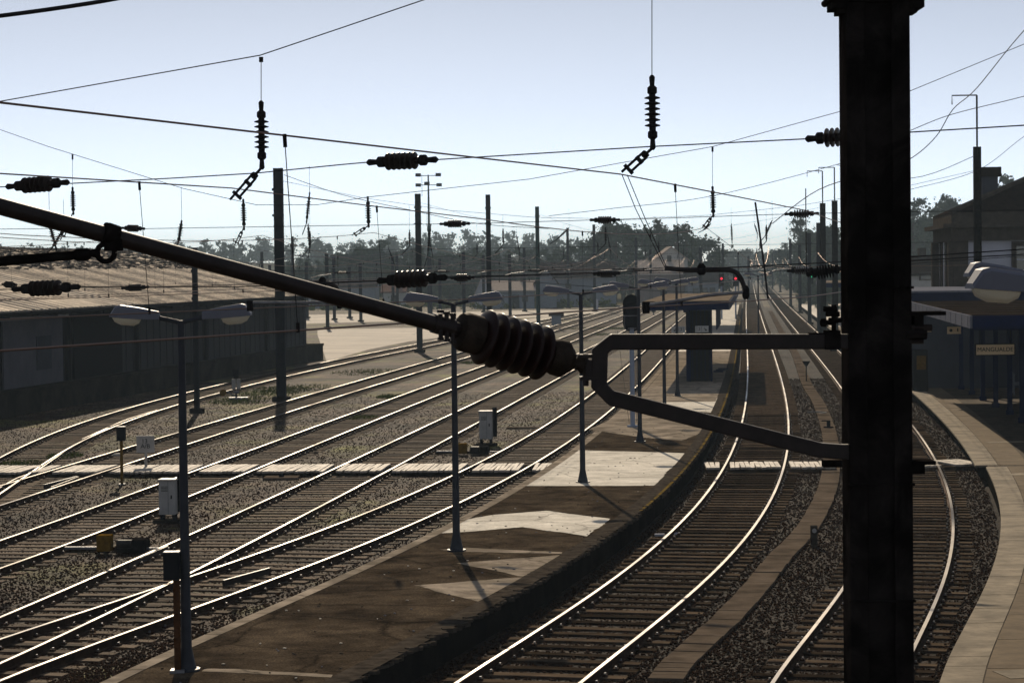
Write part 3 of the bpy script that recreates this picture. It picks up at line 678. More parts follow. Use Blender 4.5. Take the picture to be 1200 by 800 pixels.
for i, (px, Y) in enumerate([(1068,445),(1076,452),(1085,446),(1094,455),(1104,450),(1113,458),(1123,452),(1133,460)]):
    p = P(px, 257+i % 3*3, Y); z = HZ2(p.x, Y)
    tree_at('bush', i, p.x, Y, z-.2, p.z-z, 'dense tree on the rise beside the station corner, %s from the mast' % ordw(i), 'dense trees on the rise')
cl = []
for i in range(330):
    px = random.uniform(-200, 905); Y = random.uniform(760, 1150); a, _ = ray(px, 300); x = a*Y; h = random.uniform(7, 11); z = HZ1(x, Y)
    cl += [(x+random.uniform(-2, 2), Y, z+h*t, h*.26*(1.25-t*.6)) for t in (.25, .5, .75, .95)]
tag(leaf_cloud(cl, 70000, .75, 5, M['leaf1']).build('wood'), 'far-off pine wood fading to blue on the low hill', 'wood', kind='stuff')
for o in list(PROTO):
    if o not in used:
        r0 = PROTO[o]
        for c in [c for c in bpy.data.objects if c.parent == r0]: bpy.data.objects.remove(c)
        bpy.data.objects.remove(r0)
# hedge of dry brush at the yard end
cl = [(x+random.uniform(-2, 2), 352+random.uniform(-4, 8)-(x > 0)*0, random.uniform(.2, .7), random.uniform(.5, 1.1)) for x in np.arange(-75, 16, .9)]
tag(leaf_cloud(cl, 16000, .22, 8, M['grass']).build('brush'), 'dry brush along the far edge of the yard', 'brush', kind='stuff')
cl = [(TR['N'].x(y)+random.uniform(11.5, 20), y, random.uniform(.3, 1.6), random.uniform(.8, 1.8)) for y in np.arange(335, 620, 3)]
tag(leaf_cloud(cl, 16000, .3, 9, M['leaf2']).build('brush'), 'scrub on the bank right of the far tracks', 'brush', kind='stuff')

# ------------------------------------------------------------ buildings
def gable_house(px0, px1, ybase_Y, ztop, zeave, wm, rm, label, depth=10, front_gable=False, wins=(), door=True, rz=0, cat='house', name='house'):
    Y = ybase_Y; x0 = P(px0, 330, Y).x; x1 = P(px1, 330, Y).x; w_ = x1-x0; cx = (x0+x1)/2
    root = thing(name, label, cat, (cx, Y, 0), rz)
    b = MB(); hw = w_/2
    if front_gable:
        b.add([(-hw, 0, -.2), (hw, 0, -.2), (hw, 0, zeave), (0, 0, ztop), (-hw, 0, zeave), (-hw, depth, -.2), (hw, depth, -.2), (hw, depth, zeave), (0, depth, ztop), (-hw, depth, zeave)],
              [(0, 1, 2, 3, 4), (9, 8, 7, 6, 5), (1, 6, 7, 2), (5, 0, 4, 9)], wm); b.build('wall', root)
        b = MB(); o_ = .4
        for s_ in (-1, 1):
            a = (ztop-zeave)/hw; e = (s_*(hw+o_), zeave-a*o_)
            b.add([(0, -o_, ztop+.05), (e[0], -o_, e[1]+.05), (e[0], depth+o_, e[1]+.05), (0, depth+o_, ztop+.05), (0, -o_, ztop+.25), (e[0], -o_, e[1]+.25), (e[0], depth+o_, e[1]+.25), (0, depth+o_, ztop+.25)],
                  [(0, 1, 2, 3), (7, 6, 5, 4), (0, 4, 5, 1), (1, 5, 6, 2), (2, 6, 7, 3)], rm)
        rf = b.build('roof', root)
    else:
        b.add([(-hw, 0, -.2), (hw, 0, -.2), (hw, 0, zeave), (-hw, 0, zeave), (-hw, depth, -.2), (hw, depth, -.2), (hw, depth, zeave), (-hw, depth, zeave), (-hw, depth/2, ztop), (hw, depth/2, ztop)],
              [(0, 1, 2, 3), (7, 6, 5, 4), (1, 5, 6, 9, 2), (4, 0, 3, 8, 7)], wm); b.build('wall', root)
        b = MB(); o_ = .4; a = (ztop-zeave)/(depth/2)
        for y_, s_ in ((-o_, 1), (depth+o_, -1)):
            ze = zeave-a*o_; X = hw+.3
            b.add([(-X, y_, ze+.05), (X, y_, ze+.05), (X, depth/2, ztop+.05), (-X, depth/2, ztop+.05), (-X, y_, ze+.25), (X, y_, ze+.25), (X, depth/2, ztop+.25), (-X, depth/2, ztop+.25)],
                  [(0, 1, 2, 3), (7, 6, 5, 4), (0, 4, 5, 1), (1, 5, 6, 2), (3, 7, 4, 0)], rm)
        rf = b.build('roof', root)
    for u, z, ww, wh in wins:
        b = MB(); b.box((u*hw, -.04, z), (ww, .12, wh), M['stonetrim']); o = b.build('window', root); b = MB(); b.box((u*hw, -.08, z), (ww*.78, .1, wh*.82), M['glass']); b.build('pane', o)
    if door: b = MB(); b.box((hw*.1, -.05, 1.05), (1.1, .12, 2.1), M['dark']); b.build('door', root)
    b = MB(); b.box((hw*.45, depth*.45, ztop+.3), (.7, .7, 1.3), M['stonetrim']); b.build('chimney', rf)
    return root
gable_house(556, 576, 352, 5.2, 2.2, M['white'], M['rooflight'], 'narrow white gabled house left of the pale roofed shed', 9, True, [(0, 1.6, .8, .9)], door=False)
gable_house(577, 626, 350, 4.0, 2.6, M['housegrey'], M['rooflight'], 'low grey house with a wide pale tile roof', 12, False, [(-.6, 1.5, .9, 1), (.55, 1.5, .9, 1)])
gable_house(636, 722, 360, 6.8, 4.6, M['housegrey'], M['tile'], 'long grey shed with a dark roof behind the lamp heads', 14, False, [(-.75, 3.2, .9, .9), (-.3, 3.2, .9, .9), (.25, 1.6, 1.8, 2.0), (.7, 3.2, .9, .9)])
gable_house(628, 652, 352, 6.0, 4.0, M['housegrey'], M['tile'], 'small grey gable end attached beside the long shed', 6, True, [(0, 2.6, .8, .9)], door=False)
gable_house(448, 474, 366, 3.6, 2.5, M['housewall'], M['roofred'], 'tiny cottage with a red tile roof below the trees at left', 8, False, [(0, 1.5, .8, .8)])
gable_house(350, 440, 372, 4.4, 3.4, M['housegrey'], M['tile'], 'long dark low shed beyond the pale apron', 10, False, [(-.6, 1.6, 1, 1), (-.1, 1.6, 1, 1), (.5, 1.6, 1, 1)])
gable_house(748, 802, 378, 7.0, 4.8, M['housepink'], M['rooflight'], 'pink house with a pale gable above the shelter roof', 12, False, [(-.6, 3.4, .9, 1.2), (0, 3.4, .9, 1.2), (.6, 3.4, .9, 1.2)])
gable_house(768, 806, 392, 9.3, 7.2, M['housewall'], M['rooflight'], 'pale gabled house top rising behind the pink house', 12, True, [(-.4, 6, .9, 1.1), (.4, 6, .9, 1.1)], door=False)
gable_house(806, 842, 372, 5.2, 3.6, M['housegrey'], M['tile'], 'grey low building beside the red signals', 9, False, [(-.5, 2, .9, 1.2), (.1, 2, .9, 1.2), (.6, 2, .9, 1.2)])
gable_house(1066, 1100, 215, 6.6, 5.0, M['housewall'], M['tile'], 'dim house seen between the big mast and the station corner', 10, False, [(.1, 4.9, 1.2, .8)], door=False)

# warehouse with loading dock
wh = thing('warehouse', 'long dark warehouse with clay tile roof on a concrete loading dock', 'warehouse', (-12.95, 157.2, 0), -math.atan2(.14, 1))
b = MB(); b.box((-13, -60, .55), (26, 120, 1.1), M['dockwall']); b.box((.02, -60, 1.03), (.1, 119.9, .16), M['dockwall']); b.build('loading_dock', wh)
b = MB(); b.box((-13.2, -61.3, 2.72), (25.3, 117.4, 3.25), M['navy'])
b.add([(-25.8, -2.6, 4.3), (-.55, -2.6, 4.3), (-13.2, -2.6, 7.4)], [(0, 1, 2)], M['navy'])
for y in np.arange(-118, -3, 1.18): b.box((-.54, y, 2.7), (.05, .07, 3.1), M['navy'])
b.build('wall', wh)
for y, w_ in ((-14, .28), (-28, .28), (-41, .28), (-51.6, .35), (-75, .3), (-90, .3)):
    b = MB(); b.box((-.48, y, 2.72), (.2, w_, 3.2), M['dark']); b.build('post', wh)
for y0_, y1_, mm, nm in ((-60, -52.4, 'render', 'door_panel'), (-70, -60.3, 'dark', 'door'), (-50.8, -43.5, 'dark', 'door')):
    b = MB(); b.box((-.46, (y0_+y1_)/2, 2.65), (.08, y1_-y0_, 3.0), M[mm]); d = b.build(nm, wh)
    if mm == 'render': d.data.materials[0] = M['panel']; b = MB(); b.box((-.40, (y0_+y1_)/2+1.2, 2.55), (.05, 1.9, 1.5), M['render']); b.build('hatch', d)
b = MB(); b.box((-.30, -62, 4.15), (.12, 20, .14), M['galv']); b.build('door_rail', wh)
xr, zr, xe, ze = -12.9, 7.55, .62, 4.5
def slope(xa, xb, ya, yb, m, dz=0, b=None):
    b = b or MB(); f = lambda x: ze+(zr-ze)*(xe-x)/(xe-xr)+dz
    b.add([(xa, ya, f(xa)), (xb, ya, f(xb)), (xb, yb, f(xb)), (xa, yb, f(xa)), (xa, ya, f(xa)-.12), (xb, ya, f(xb)-.12), (xb, yb, f(xb)-.12), (xa, yb, f(xa)-.12)],
          [(0, 1, 2, 3), (7, 6, 5, 4), (0, 4, 5, 1), (1, 5, 6, 2), (2, 6, 7, 3), (3, 7, 4, 0)], m); return b
b = slope(xe, xr, -119, -2.1, M['oldtile'])
fz = ze-.0
b.add([(xr, -119, zr), (xr, -2.1, zr), (-26.4, -2.1, ze), (-26.4, -119, ze)], [(0, 1, 2, 3)], M['oldtile'])
rf = b.build('roof', wh)
slope(xe+.03, -7.2, -119, -44, M['corr'], .05).build('sheeting', rf)
fr = lambda x: ze+(zr-ze)*(xe-x)/(xe-xr)
def ribs(xa, xb, ya, yb, sp, h, w_, m, dz, nm):
    b = MB()
    for y in np.arange(ya, yb, sp):
        y += random.uniform(-.03, .03); hh = h*random.uniform(.7, 1.3)
        b.add([(xa, y-w_, fr(xa)+dz), (xa, y+w_, fr(xa)+dz), (xa, y, fr(xa)+dz+hh), (xb, y-w_, fr(xb)+dz), (xb, y+w_, fr(xb)+dz), (xb, y, fr(xb)+dz+hh)], [(0, 2, 5, 3), (2, 1, 4, 5), (0, 1, 2)], m)
    b.build(nm, rf)
ribs(xe, -12.8, -43.8, -2.3, .9, .022, .13, M['oldtile'], .002, 'tile_ribs'); ribs(xe+.03, -7.2, -118, -44.1, 1.0, .025, .12, M['corr'], .052, 'sheet_ribs')
b = MB()
for _ in range(3200):
    x = -7.4-random.random()*5.3; y = -118+115.5*random.random(); b.box((x, y, fr(x)+.02), (random.uniform(.15, .35), random.uniform(.12, .35), random.uniform(.03, .07)), M['oldtile'] if random.random() < .6 else M['dockwall'], rz=random.uniform(0, 3))
tag(b.build('lifted_tiles', rf), kind='stuff')
b = MB()
for y in np.arange(-118, -2, .5): b.box((xr, y, zr+.04), (.28, .46, .14), M['oldtile'], rz=random.uniform(-.04, .04))
b.build('ridge_tiles', rf)
b = MB(); b.tube([(xe+.12, -119, ze-.1), (xe+.12, -2.1, ze-.1)], .09, M['dark'], 6); b.build('gutter', wh)
b = MB()
for y in np.arange(-116, -4, 6): b = MB(); b.box((.03, y, 4.28), (1.15, .12, .16), M['dark']); b.build('eave_bracket', wh)

# station building
sb = thing('station_building', 'white station building with granite trim, chimney and dark hipped tile roof', 'building', (23.25, 120, 0), -math.atan2(.10, 1))
b = MB(); b.box((11, 5.5, 3.55), (22, 11, 7.3), M['white']); b.box((12, -10, 2.3), (22, 20, 3.8), M['render']); b.build('wall', sb)
b = MB(); b.box((11, 5.5, 7.55), (22.5, 11.5, .7), M['stonetrim']); b.box((11, 5.5, 8.0), (23.4, 12.4, .22), M['stonetrim']); b.box((11, 5.5, 8.4), (22.5, 11.5, .6), M['stonetrim'])
b.build('cornice', sb)
b = MB()
for x, y in ((.25, -.02), (-.02, .3), (-.02, 10.6), (21.8, -.02)): b = MB(); b.box((x, y, 3.6), (.75, .16 if y < 0 else .6, 7.25), M['stonetrim']); b.build('corner_pilaster', sb)
b = MB(); z0, z1 = 8.7, 12.2; X0, X1, Y0_, Y1_ = -.3, 22.3, -.3, 11.3
b.add([(X0, Y0_, z0), (X1, Y0_, z0), (X1, Y1_, z0), (X0, Y1_, z0), (8, 5.5, z1), (14.5, 5.5, z1)], [(0, 1, 5, 4), (1, 2, 5), (2, 3, 4, 5), (3, 0, 4)], M['tile'])
rf = b.build('roof', sb)
b = MB(); a0, a1 = Vector((X0, Y0_, z0)), Vector((8, 5.5, z1)); b.tube([a0, a1], .16, M['stonetrim'], 6); b.tube([a1, (14.5, 5.5, z1)], .16, M['stonetrim'], 6); b.build('ridge', rf)
b = MB(); b.box((1.95, 2.0, 9.8), (.82, .7, 2.2), M['render']); b.box((1.95, 2.0, 10.85), (1.15, 1.0, .5), M['tile']); b.build('chimney', rf)
b = MB()
for i in range(6): b.box((5.0+i*.24, -.1+1.4, 9.42), (.12, .1, .14), M['fascia']); b.box((5.0+i*.24, .9, 9.1), (.12, .1, .12), M['fascia'])
b.build('roof_vents', rf)
for y in (2.2, 5.2, 8.2):
    b = MB(); b.box((-.04, y, 5.4), (.14, 1.1, 4.2), M['stonetrim']); o = b.build('window', sb); b = MB(); b.box((-.08, y, 5.3), (.12, .7, 3.6), M['glass']); b.build('pane', o)
for x in (3.6, 8.2, 12.8, 17.4):
    b = MB(); b.box((x, -.04, 6.0), (1.5, .14, 2.3), M['stonetrim']); o = b.build('window', sb); b = MB(); b.box((x, -.08, 6.0), (1.0, .12, 1.8), M['glass']); b.build('pane', o)
    b = MB(); b.box((x, -.13, 6.0), (.06, .06, 1.8), M['white']); b.box((x, -.13, 6.2), (1.0, .05, .06), M['white']); b.build('frame', o)
b = MB(); b.tube([(1.1, -.12, .5), (1.1, -.12, 7.3)], .05, M['galv']); b.build('downpipe', sb)
b = MB(); b.add([(2.4, -9, 4.3), (14, -9, 4.3), (14, -9, 6.3), (14, -1, 4.3), (14, -1, 6.6), (2.4, -1, 4.3)], [(0, 1, 2), (0, 2, 4, 5), (1, 3, 4, 2)], M['tile']); b.build('lean_to_roof', sb)
ax = thing('annex', 'low flat roofed annex with blue edge beyond the platform canopy', 'building', (20.2, 101.5, 0), -.1)
b = MB(); b.box((0, 9, 2.3), (6, 17, 4.2), M['render']); b.build('wall', ax); b = MB(); b.box((0, 9, 4.55), (6.8, 18, .45), M['bluepost']); b.box((0, 9, 4.80), (6.9, 18.1, .08), M['fascia']); b.build('roof', ax)

# station canopy
cn = thing('platform_canopy', 'station platform canopy with pale side fascia, dark blue front and felt roof', 'canopy', (13.75, 68.7, 0), -math.atan2(.107, 1))
b = MB(); b.box((9, 14.6, 4.38), (17.9, 29.1, .16), M['roofbrown'])
for i in range(9): b.box((9, 1+i*3.3, 4.475), (17.8, .03, .03), M['roofbrown'])
b.build('roof', cn)
b = MB(); b.box((0, 14.6, 4.28), (.08, 29.2, .38), M['fascia']); 
for i in range(14): b.box((-.045, .6+i*2.1, 4.28), (.02, .03, .36), M['galv'])
b.build('side_fascia', cn)
b = MB(); b.box((9, 0, 4.28), (17.9, .09, .38), M['blue']); b.build('front_fascia', cn)
b = MB()
for i in range(10): b.box((9, 1.5+i*3, 4.1), (17.6, .12, .22), M['blue'])
b.build('roof_beams', cn)
cb = cn.matrix_basis
INV = (Matrix.Translation(cn.location) @ Matrix.Rotation(cn.rotation_euler.z, 4, 'Z')).inverted()
for px, py in [(1096.9,438),(1105.6,443.6),(1116,449),(1126.6,456),(1139,462),(1152,469),(1167,477),(1183.5,485.6),(1198,495),(1216,505),(1240,518)]:
    g = INV @ G(px, py, ZP); b = MB(); b.box((g.x, g.y, 2.25), (.17, .17, 3.5), M['bluepost']); b.box((g.x, g.y, .58), (.26, .26, .16), M['blue']); b.build('column', cn)
def text_mesh(s, size, depth, m, name, parent, loc, rot=(R(90), 0, 0), align='CENTER'):
    c = bpy.data.curves.new(name, 'FONT'); c.body = s; c.size = size; c.extrude = depth; c.align_x = align; c.align_y = 'CENTER'
    o = bpy.data.objects.new(name, c); COL.objects.link(o); dg = bpy.context.evaluated_depsgraph_get()
    me = bpy.data.meshes.new_from_object(o.evaluated_get(dg)); bpy.data.objects.remove(o)
    me.materials.clear(); me.materials.append(m); o = bpy.data.objects.new(name, me); put(o, parent); o.location = loc; o.rotation_euler = rot; return o
g = P(1166, 409.5, 73.5)
sg = thing('name_sign', 'tan station name board lettered MANGUALDE hanging under the canopy', 'sign', tuple(g))
b = MB(); b.box((0, 0, 0), (1.22, .06, .32), M['sign']); b.build('board', sg); text_mesh('MANGUALDE', .19, .006, M['signdark'], 'lettering', sg, (0, -.038, 0))
b = MB(); b.box((0, 0, .175), (1.26, .08, .03), M['dark']); b.box((0, 0, -.175), (1.26, .08, .03), M['dark']); b.box((.625, 0, 0), (.03, .08, .36), M['dark']); b.box((-.625, 0, 0), (.03, .08, .36), M['dark']); b.build('frame', sg)
b = MB(); 
for x in (-.5, .5): b.tube([(x, 0, .18), (x, 0, .8)], .012, M['dark'])
b.build('hanger', sg)
for i, (px, py, Y, lb) in enumerate(((1084, 385, 92, 'small pale pictogram sign under the canopy beside the mast'), (1118, 387, 84, 'small pale pictogram sign under the canopy between blue columns'))):
    g = P(px, py, Y); s_ = thing('platform_sign', lb, 'sign', tuple(g)); b = MB(); b.box((0, 0, 0), (.5, .05, .26), M['sign']); b.build('board', s_)
    b = MB(); b.lathe((-.12, -.03, 0), (0, -1, 0), [(0, .06), (.01, .06)], M['signdark'], 10); b.box((.13, -.03, .02), (.04, .012, .12), M['signdark']); b.build('symbol', s_)
    b = MB(); b.tube([(0, 0, .13), (0, 0, .7)], .012, M['dark']); b.build('hanger', s_)
g = G(1079, 424, ZP); g = Vector((P(1078, 400, 100).x, 100, ZP)); vm_ = thing('vending_machine', 'yellow fronted machine in the shade under the canopy', 'machine', tuple(g))
b = MB(); b.box((0, 0, .9), (.6, .6, 1.8), M['dark']); b.build('body', vm_, bevel=.03); b = MB(); b.box((0, -.31, 1.25), (.40, .03, .6), M['yellow']); b.build('front_panel', vm_)
def bench(loc, rz, label, m, grp=None):
    r_ = thing('bench', label, 'bench', loc, rz, grp); b = MB()
    for k in range(3): b.box((0, -.15+k*.14, .45), (1.7, .11, .04), m)
    b.build('seat', r_); b = MB()
    for k in range(3): b.box((0, .22+k*.02, .60+k*.13), (1.7, .03, .09), m)
    b.build('backrest', r_)
    for s_ in (-.7, .7):
        b = MB(); b.box((s_, -.18, .22), (.05, .05, .44), m); b.box((s_, .2, .45), (.05, .05, .9), m); b.box((s_, 0, .42), (.05, .44, .04), m); b.build('leg', r_)
    return r_
for i, (px, py) in enumerate(((1116, 440), (1160, 462), (1198, 480))):
    g = G(px, py, ZP); bench((g.x+1.2, g.y, ZP), R(80), ['pale bench under the canopy, farthest of three', 'pale bench under the canopy, middle one of three', 'pale bench under the canopy, nearest of three at the frame edge'][i], M['fascia'], 'benches under the station canopy')

# island shelter
def shelter(loc, rz, Lr, W, label, blue_front=True):
    r_ = thing('platform_shelter', label, 'shelter', loc, rz); b = MB()
    b.box((W/2, Lr/2, 4.40), (W, Lr, .08), M['rooftan']); b.build('roof', r_)
    b = MB(); b.box((W/2, 0, 4.20), (W, .1, .38), M['blue']); b.box((W/2, Lr, 4.20), (W, .1, .38), M['blue']); b.box((0, Lr/2, 4.20), (.1, Lr, .38), M['fascia']); b.box((W, Lr/2, 4.20), (.1, Lr, .38), M['fascia']); b.build('fascia', r_)
    b = MB(); b.box((W/2, Lr/2, 4.0), (.25, Lr-.4, .2), M['blue']); b.build('roof_beam', r_)
    for y in np.arange(6, Lr, 4.6): b = MB(); b.box((W*.5, y, 2.2), (.14, .14, 3.5), M['bluepost']); b.build('column', r_)
    return r_
sh = shelter((6.15, 107.5, 0), -math.atan2(.107, 1), 30, 4.0, 'island platform shelter with tan roof, deep blue fascia and dark enclosure')
b = MB(); b.box((2.55, 6.2, 2.2), (.98, 5.0, 3.4), M['dark']); b.build('enclosure', sh)
b = MB(); b.box((2.0, 3.6, 2.3), (.22, .22, 3.7), M['blue']); b.box((3.1, 3.6, 2.3), (.10, .14, 3.7), M['blue'])
for k in range(5): b.box((2.2+k*.2, 3.66, 2.3), (.03, .06, 3.4), M['blue'])
b.build('enclosure_frame', sh)
b = MB()
for k in range(3): b.box((3.35+.1*k, 8+k*1.3, .78), (.5, .5, .08), M['blue'])
b.build('seat', sh)
s2_ = shelter((15.6, 195, 0), -math.atan2(.107, 1), 26, 3.4, 'second farther shelter on the island platform with slim blue columns'); s2_.scale.z = .8
for px, py, tx, arr, lb in ((822.5, 385.5, '2', '↘', 'grey platform number sign 2 with right arrow on the shelter'), (795, 386, '3', '↙', 'grey platform number sign 3 with left arrow beside the blue column')):
    Yd = 106.6; g = P(px, py, Yd); s_ = thing('platform_number_sign', lb, 'sign', tuple(g))
    b = MB(); b.box((0, 0, 0), (.62 if tx == '2' else .64, .04, .30), M['housewall']); b.build('board', s_)
    dr = 1 if tx == '2' else -1
    text_mesh(tx, .22, .004, M['signdark'], 'number', s_, (-.12*dr, -.025, 0)); b = MB()
    b.box((.15*dr, -.025, 0), (.13, .012, .03), M['signdark'], rot=Matrix.Rotation(R(45*dr), 3, 'Y')); c_ = Vector((.19*dr, -.026, -.04))
    b.add([c_+Vector((.03*dr, 0, -.04)), c_+Vector((.03*dr, 0, .05)), c_+Vector((-.06*dr, 0, -.04))], [(0, 1, 2), (2, 1, 0)], M['signdark']); b.build('arrow', s_)
    b = MB(); b.box((-.23*dr, -.022, 0), (.012, .01, .24), M['signdark']); b.box((-.02*dr, -.022, 0), (.012, .01, .24), M['signdark']); b.build('number_frame', s_)
    b = MB(); b.box((0, .25, .05), (.04, .5, .04), M['blue']); b.build('bracket', s_)
bench((22.3+1.2, 238, ZP), R(84), 'blue framed bench on the far sunlit island platform', M['blue'])
# far station platform shelter
fs = shelter((28.4, 208, 0), -math.atan2(.107, 1), 30, 5, 'far right platform shelter with pale fascia beside the big mast')
bench((31.0, 214, ZP), R(84), 'dark blue bench on the far right platform', M['blue'])
b = MB()
fc = thing('railing', 'low white railing on the far right platform beside the mast', 'railing', (30.2, 200, ZP), -.1)
for k in range(4): b.tube([(0, 0, .25+.25*k), (1.6, 0, .25+.25*k)], .03, M['white'])
b.build('rails', fc)
for x in (0, 1.6): b = MB(); b.tube([(x, 0, 0), (x, 0, 1.1)], .035, M['white']); b.build('post', fc)

# ------------------------------------------------------------ masts
def hmast(x, y, h, w_, label, group=None, m=None, z=0, arm=False):
    r_ = thing('catenary_mast', label, 'mast', (x, y, z), random.uniform(-.1, .1), group); m = m or M['mast']; d = w_*.95
    b = MB(); b.box((-w_/2+.02, 0, h/2), (.04, d, h), m); b.box((w_/2-.02, 0, h/2), (.04, d, h), m); b.box((0, 0, h/2), (w_-.08, .03, h), m); b.build('column', r_)
    b = MB(); b.box((0, 0, .06), (w_+.35, w_+.35, .3), M['dockwall']); b.build('foundation', r_)
    if arm:
        b = MB(); b.tube([(0, 0, h-.5), (0, 0, h+2.3)], .045, m); b.tube([(0, 0, h+2.3), (-1.1, 0, h+2.3), (-1.1, 0, h+1.9)], .03, m); b.build('extension_arm', r_)
    else:
        b = MB(); b.box((0, -w_*.55, h-1.0), (w_*1.3, .06, .12), m); b.build('clamp', r_); b = MB(); b.box((0, -w_*.55, h-2.2), (w_*1.3, .06, .1), m); b.build('clamp', r_)
    return r_
def zt(py, px, Y): return P(px, py, Y).z
ML_ = [  # base px, base py, top py, width m, label, mat
 (330,470,197,.42,'tall dark catenary mast in front of the warehouse end','mast'),
 (231,484,290,.22,'slim short mast close to the warehouse dock','mast'),
 (492,413,227,.42,'tall mast left of the first lamp, beyond the apron edge','mast'),
 (574,410,228,.36,'tall mast standing just behind the big brown insulator','mast'),
 (631,382,242,.40,'tall mast right of the big insulator, beyond the yard tracks','mastg'),
 (384,385,297,.34,'short mast standing alone on the apron right of the warehouse','mast')]
for px, py, ty, w_, lb, mm in ML_:
    g = G(px, py); hmast(g.x, g.y, zt(ty, px, g.y), w_, lb, None, M[mm])
far = [(344,372,277),(360,373,307),(392,375,300),(410,373,312),(423,377,308),(461,367,300),(466,366,298),(516,366,303),(544,372,295),(567,366,299),(598,372,298),(615,365,290),(666,361,267),(697,365,263),(746,360,278),(763,356,292),(308,374,295),(317,372,310)]
far.sort()
for i, (px, py, ty) in enumerate(far):
    g = G(px, py); hmast(g.x, g.y, zt(ty, px, g.y), .38, 'grey catenary mast at the far side of the yard, %s from the left' % ordw(i), 'masts at the far side of the yard')
rt = [(821,290,300),(847,285,380),(877,300,420),(914,292,520),(926,280,330),(937,287,290),(948,273,235),(959,261,205),(905,298,560),(893,300,640),(865,297,520)]
rt.sort()
for i, (px, ty, Y) in enumerate(rt):
    p = P(px, ty, Y); hmast(p.x, Y, p.z, .36, 'catenary mast along the far main tracks, %s from the left' % ordw(i), 'masts along the far main tracks')
for px, ty, Y, lb in ((964, 238, 165, 'dark mast with extension arm, left of the pair beside the big mast'), (978, 235, 160, 'dark mast with extension arm, right of the pair and nearest the big mast')):
    p = P(px, ty, Y); hmast(p.x, Y, p.z, .36, lb, None, M['steel'], arm=True)
p = P(1145, 172, 103); hmast(p.x, 103, p.z, .32, 'dark mast with cross arm in front of the station building', None, M['steel'], arm=True)
# floodlight tower
g = G(504, 367); ft = thing('floodlight_tower', 'slender green floodlight tower with lamps at the top', 'floodlight tower', (g.x, g.y, 0)); H = zt(205, 503, g.y); hb = zt(300, 503, g.y)
b = MB(); b.cyl((0, 0, 0), (0, 0, hb), .36, M['mast'], 8, .3); b.cyl((0, 0, hb), (0, 0, H), .2, M['mastg'], 8, .1); b.build('pole', ft)
b = MB(); b.box((0, 0, H-1.4), (2.8, .1, .1), M['mastg']); b.box((0, 0, H-.1), (2.4, .1, .1), M['mastg']); b.tube([(-.9, 0, H-3), (-.9, 0, H)], .03, M['mastg']); b.build('crossbar', ft)
for x, z in ((-1.4, H), (1.4, H), (1.5, H-1.4), (-.2, H-1.2), (-1.4, H-1.4)): b = MB(); b.box((x, -.1, z), (.75, .5, .45), M['dark']); b.build('floodlight', ft)

# ------------------------------------------------------------ insulators and overhead lines
def insulator(b, a, c, rshed, n, m, capm, taper=True, seg=12):
    a = Vector(a); c = Vector(c); L_ = (c-a).length; ax = c-a; r = rshed
    b.lathe(a, ax, [(0, r*.16), (L_*.03, r*.38), (L_*.14, r*.30), (L_*.17, r*.62), (L_*.24, r*.62), (L_*.26, r*.4)], capm, seg)
    prof = [(L_*.25, r*.42)]; z0, z1 = L_*.28, L_*.72; st = (z1-z0)/n
    for i in range(n): z = z0+i*st; prof += [(z, r*.42), (z+st*.30, r), (z+st*.45, r), (z+st*.62, r*.45)]
    prof += [(L_*.75, r*.42)]; b.lathe(a, ax, prof, m, seg)
    b.lathe(a, ax, [(L_*.74, r*.4), (L_*.76, r*.62), (L_*.83, r*.62), (L_*.86, r*.30), (L_*.97, r*.38), (L_, r*.16)], capm, seg)
def wire(name, pts, r, m, parent=None, n=5): return MB().tube(pts, r, m, n).build(name, parent)
def headspan(label, plane, upper, cross, steady, hang, strain, rw=.007, group=None, links=True):
    """upper/cross/steady: pixel polylines in the vertical plane Y=plane(px)"""
    Q = lambda px, py: P(px, py, plane(px))
    r_ = thing('cross_span', label, 'overhead wires', tuple(Q(hang[0][0], hang[0][1]) if hang else Q(*upper[0])), group=group)
    O = Vector(r_.location); q = lambda px, py: Q(px, py)-O
    if upper: wire('span_wire', [q(*p) for p in upper], rw, M['wiredark'], r_)
    for c_ in cross: wire('cross_wire', [q(*p) for p in c_], rw, M['wiredark'], r_)
    for c_ in steady: wire('steady_wire', [q(*p) for p in c_], rw*.9, M['wiredark'], r_)
    for (px, y0_, y1_, y2_, lx, ly) in hang:
        if y1_ > y0_: wire('hanger_wire', [q(px, y0_), q(px, y1_)], rw*.7, M['wiredark'], r_)
        b = MB(); b.cyl(q(px, y0_-1), q(px, y0_+5), .022, M['blackish'], 8); b.build('clamp', r_)
        Yp = plane(px); b = MB(); insulator(b, q(px, y1_), q(px+1, y2_), .075, 6, M['blackish'], M['blackish'])
        b.build('insulator', r_, smooth=True)
        if links:
            a, c = q(px, y2_-2), q(lx, ly); d = (c-a); b = MB(); b.cyl(a, a+d*.3, .014, M['blackish']); b.lathe(a+d*.18, d, [(0, .035), (.05, .035)], M['blackish'], 8)
            up = Vector((0, 0, 1)).cross(d).normalized(); s2 = d.cross(Vector((0, 1, 0))).normalized()*.028
            b.cyl(a+d*.25+s2, a+d*.85+s2, .013, M['blackish']); b.cyl(a+d*.2-s2, c-s2, .013, M['blackish']); b.cyl(a+d*.45-s2*1.6, a+d*.45+s2*1.6, .02, M['blackish']); b.cyl(a+d*.82-s2*2.2, a+d*.82+s2*2, .018, M['blackish'])
            b.build('link', r_)
    for (x0, y0_, x1, y1_) in strain:
        b = MB(); insulator(b, q(x0, y0_), q(x1, y1_), .088, 6, M['porc'], M['blackish'], seg=14); b.build('strain_insulator', r_, smooth=True)
    return r_
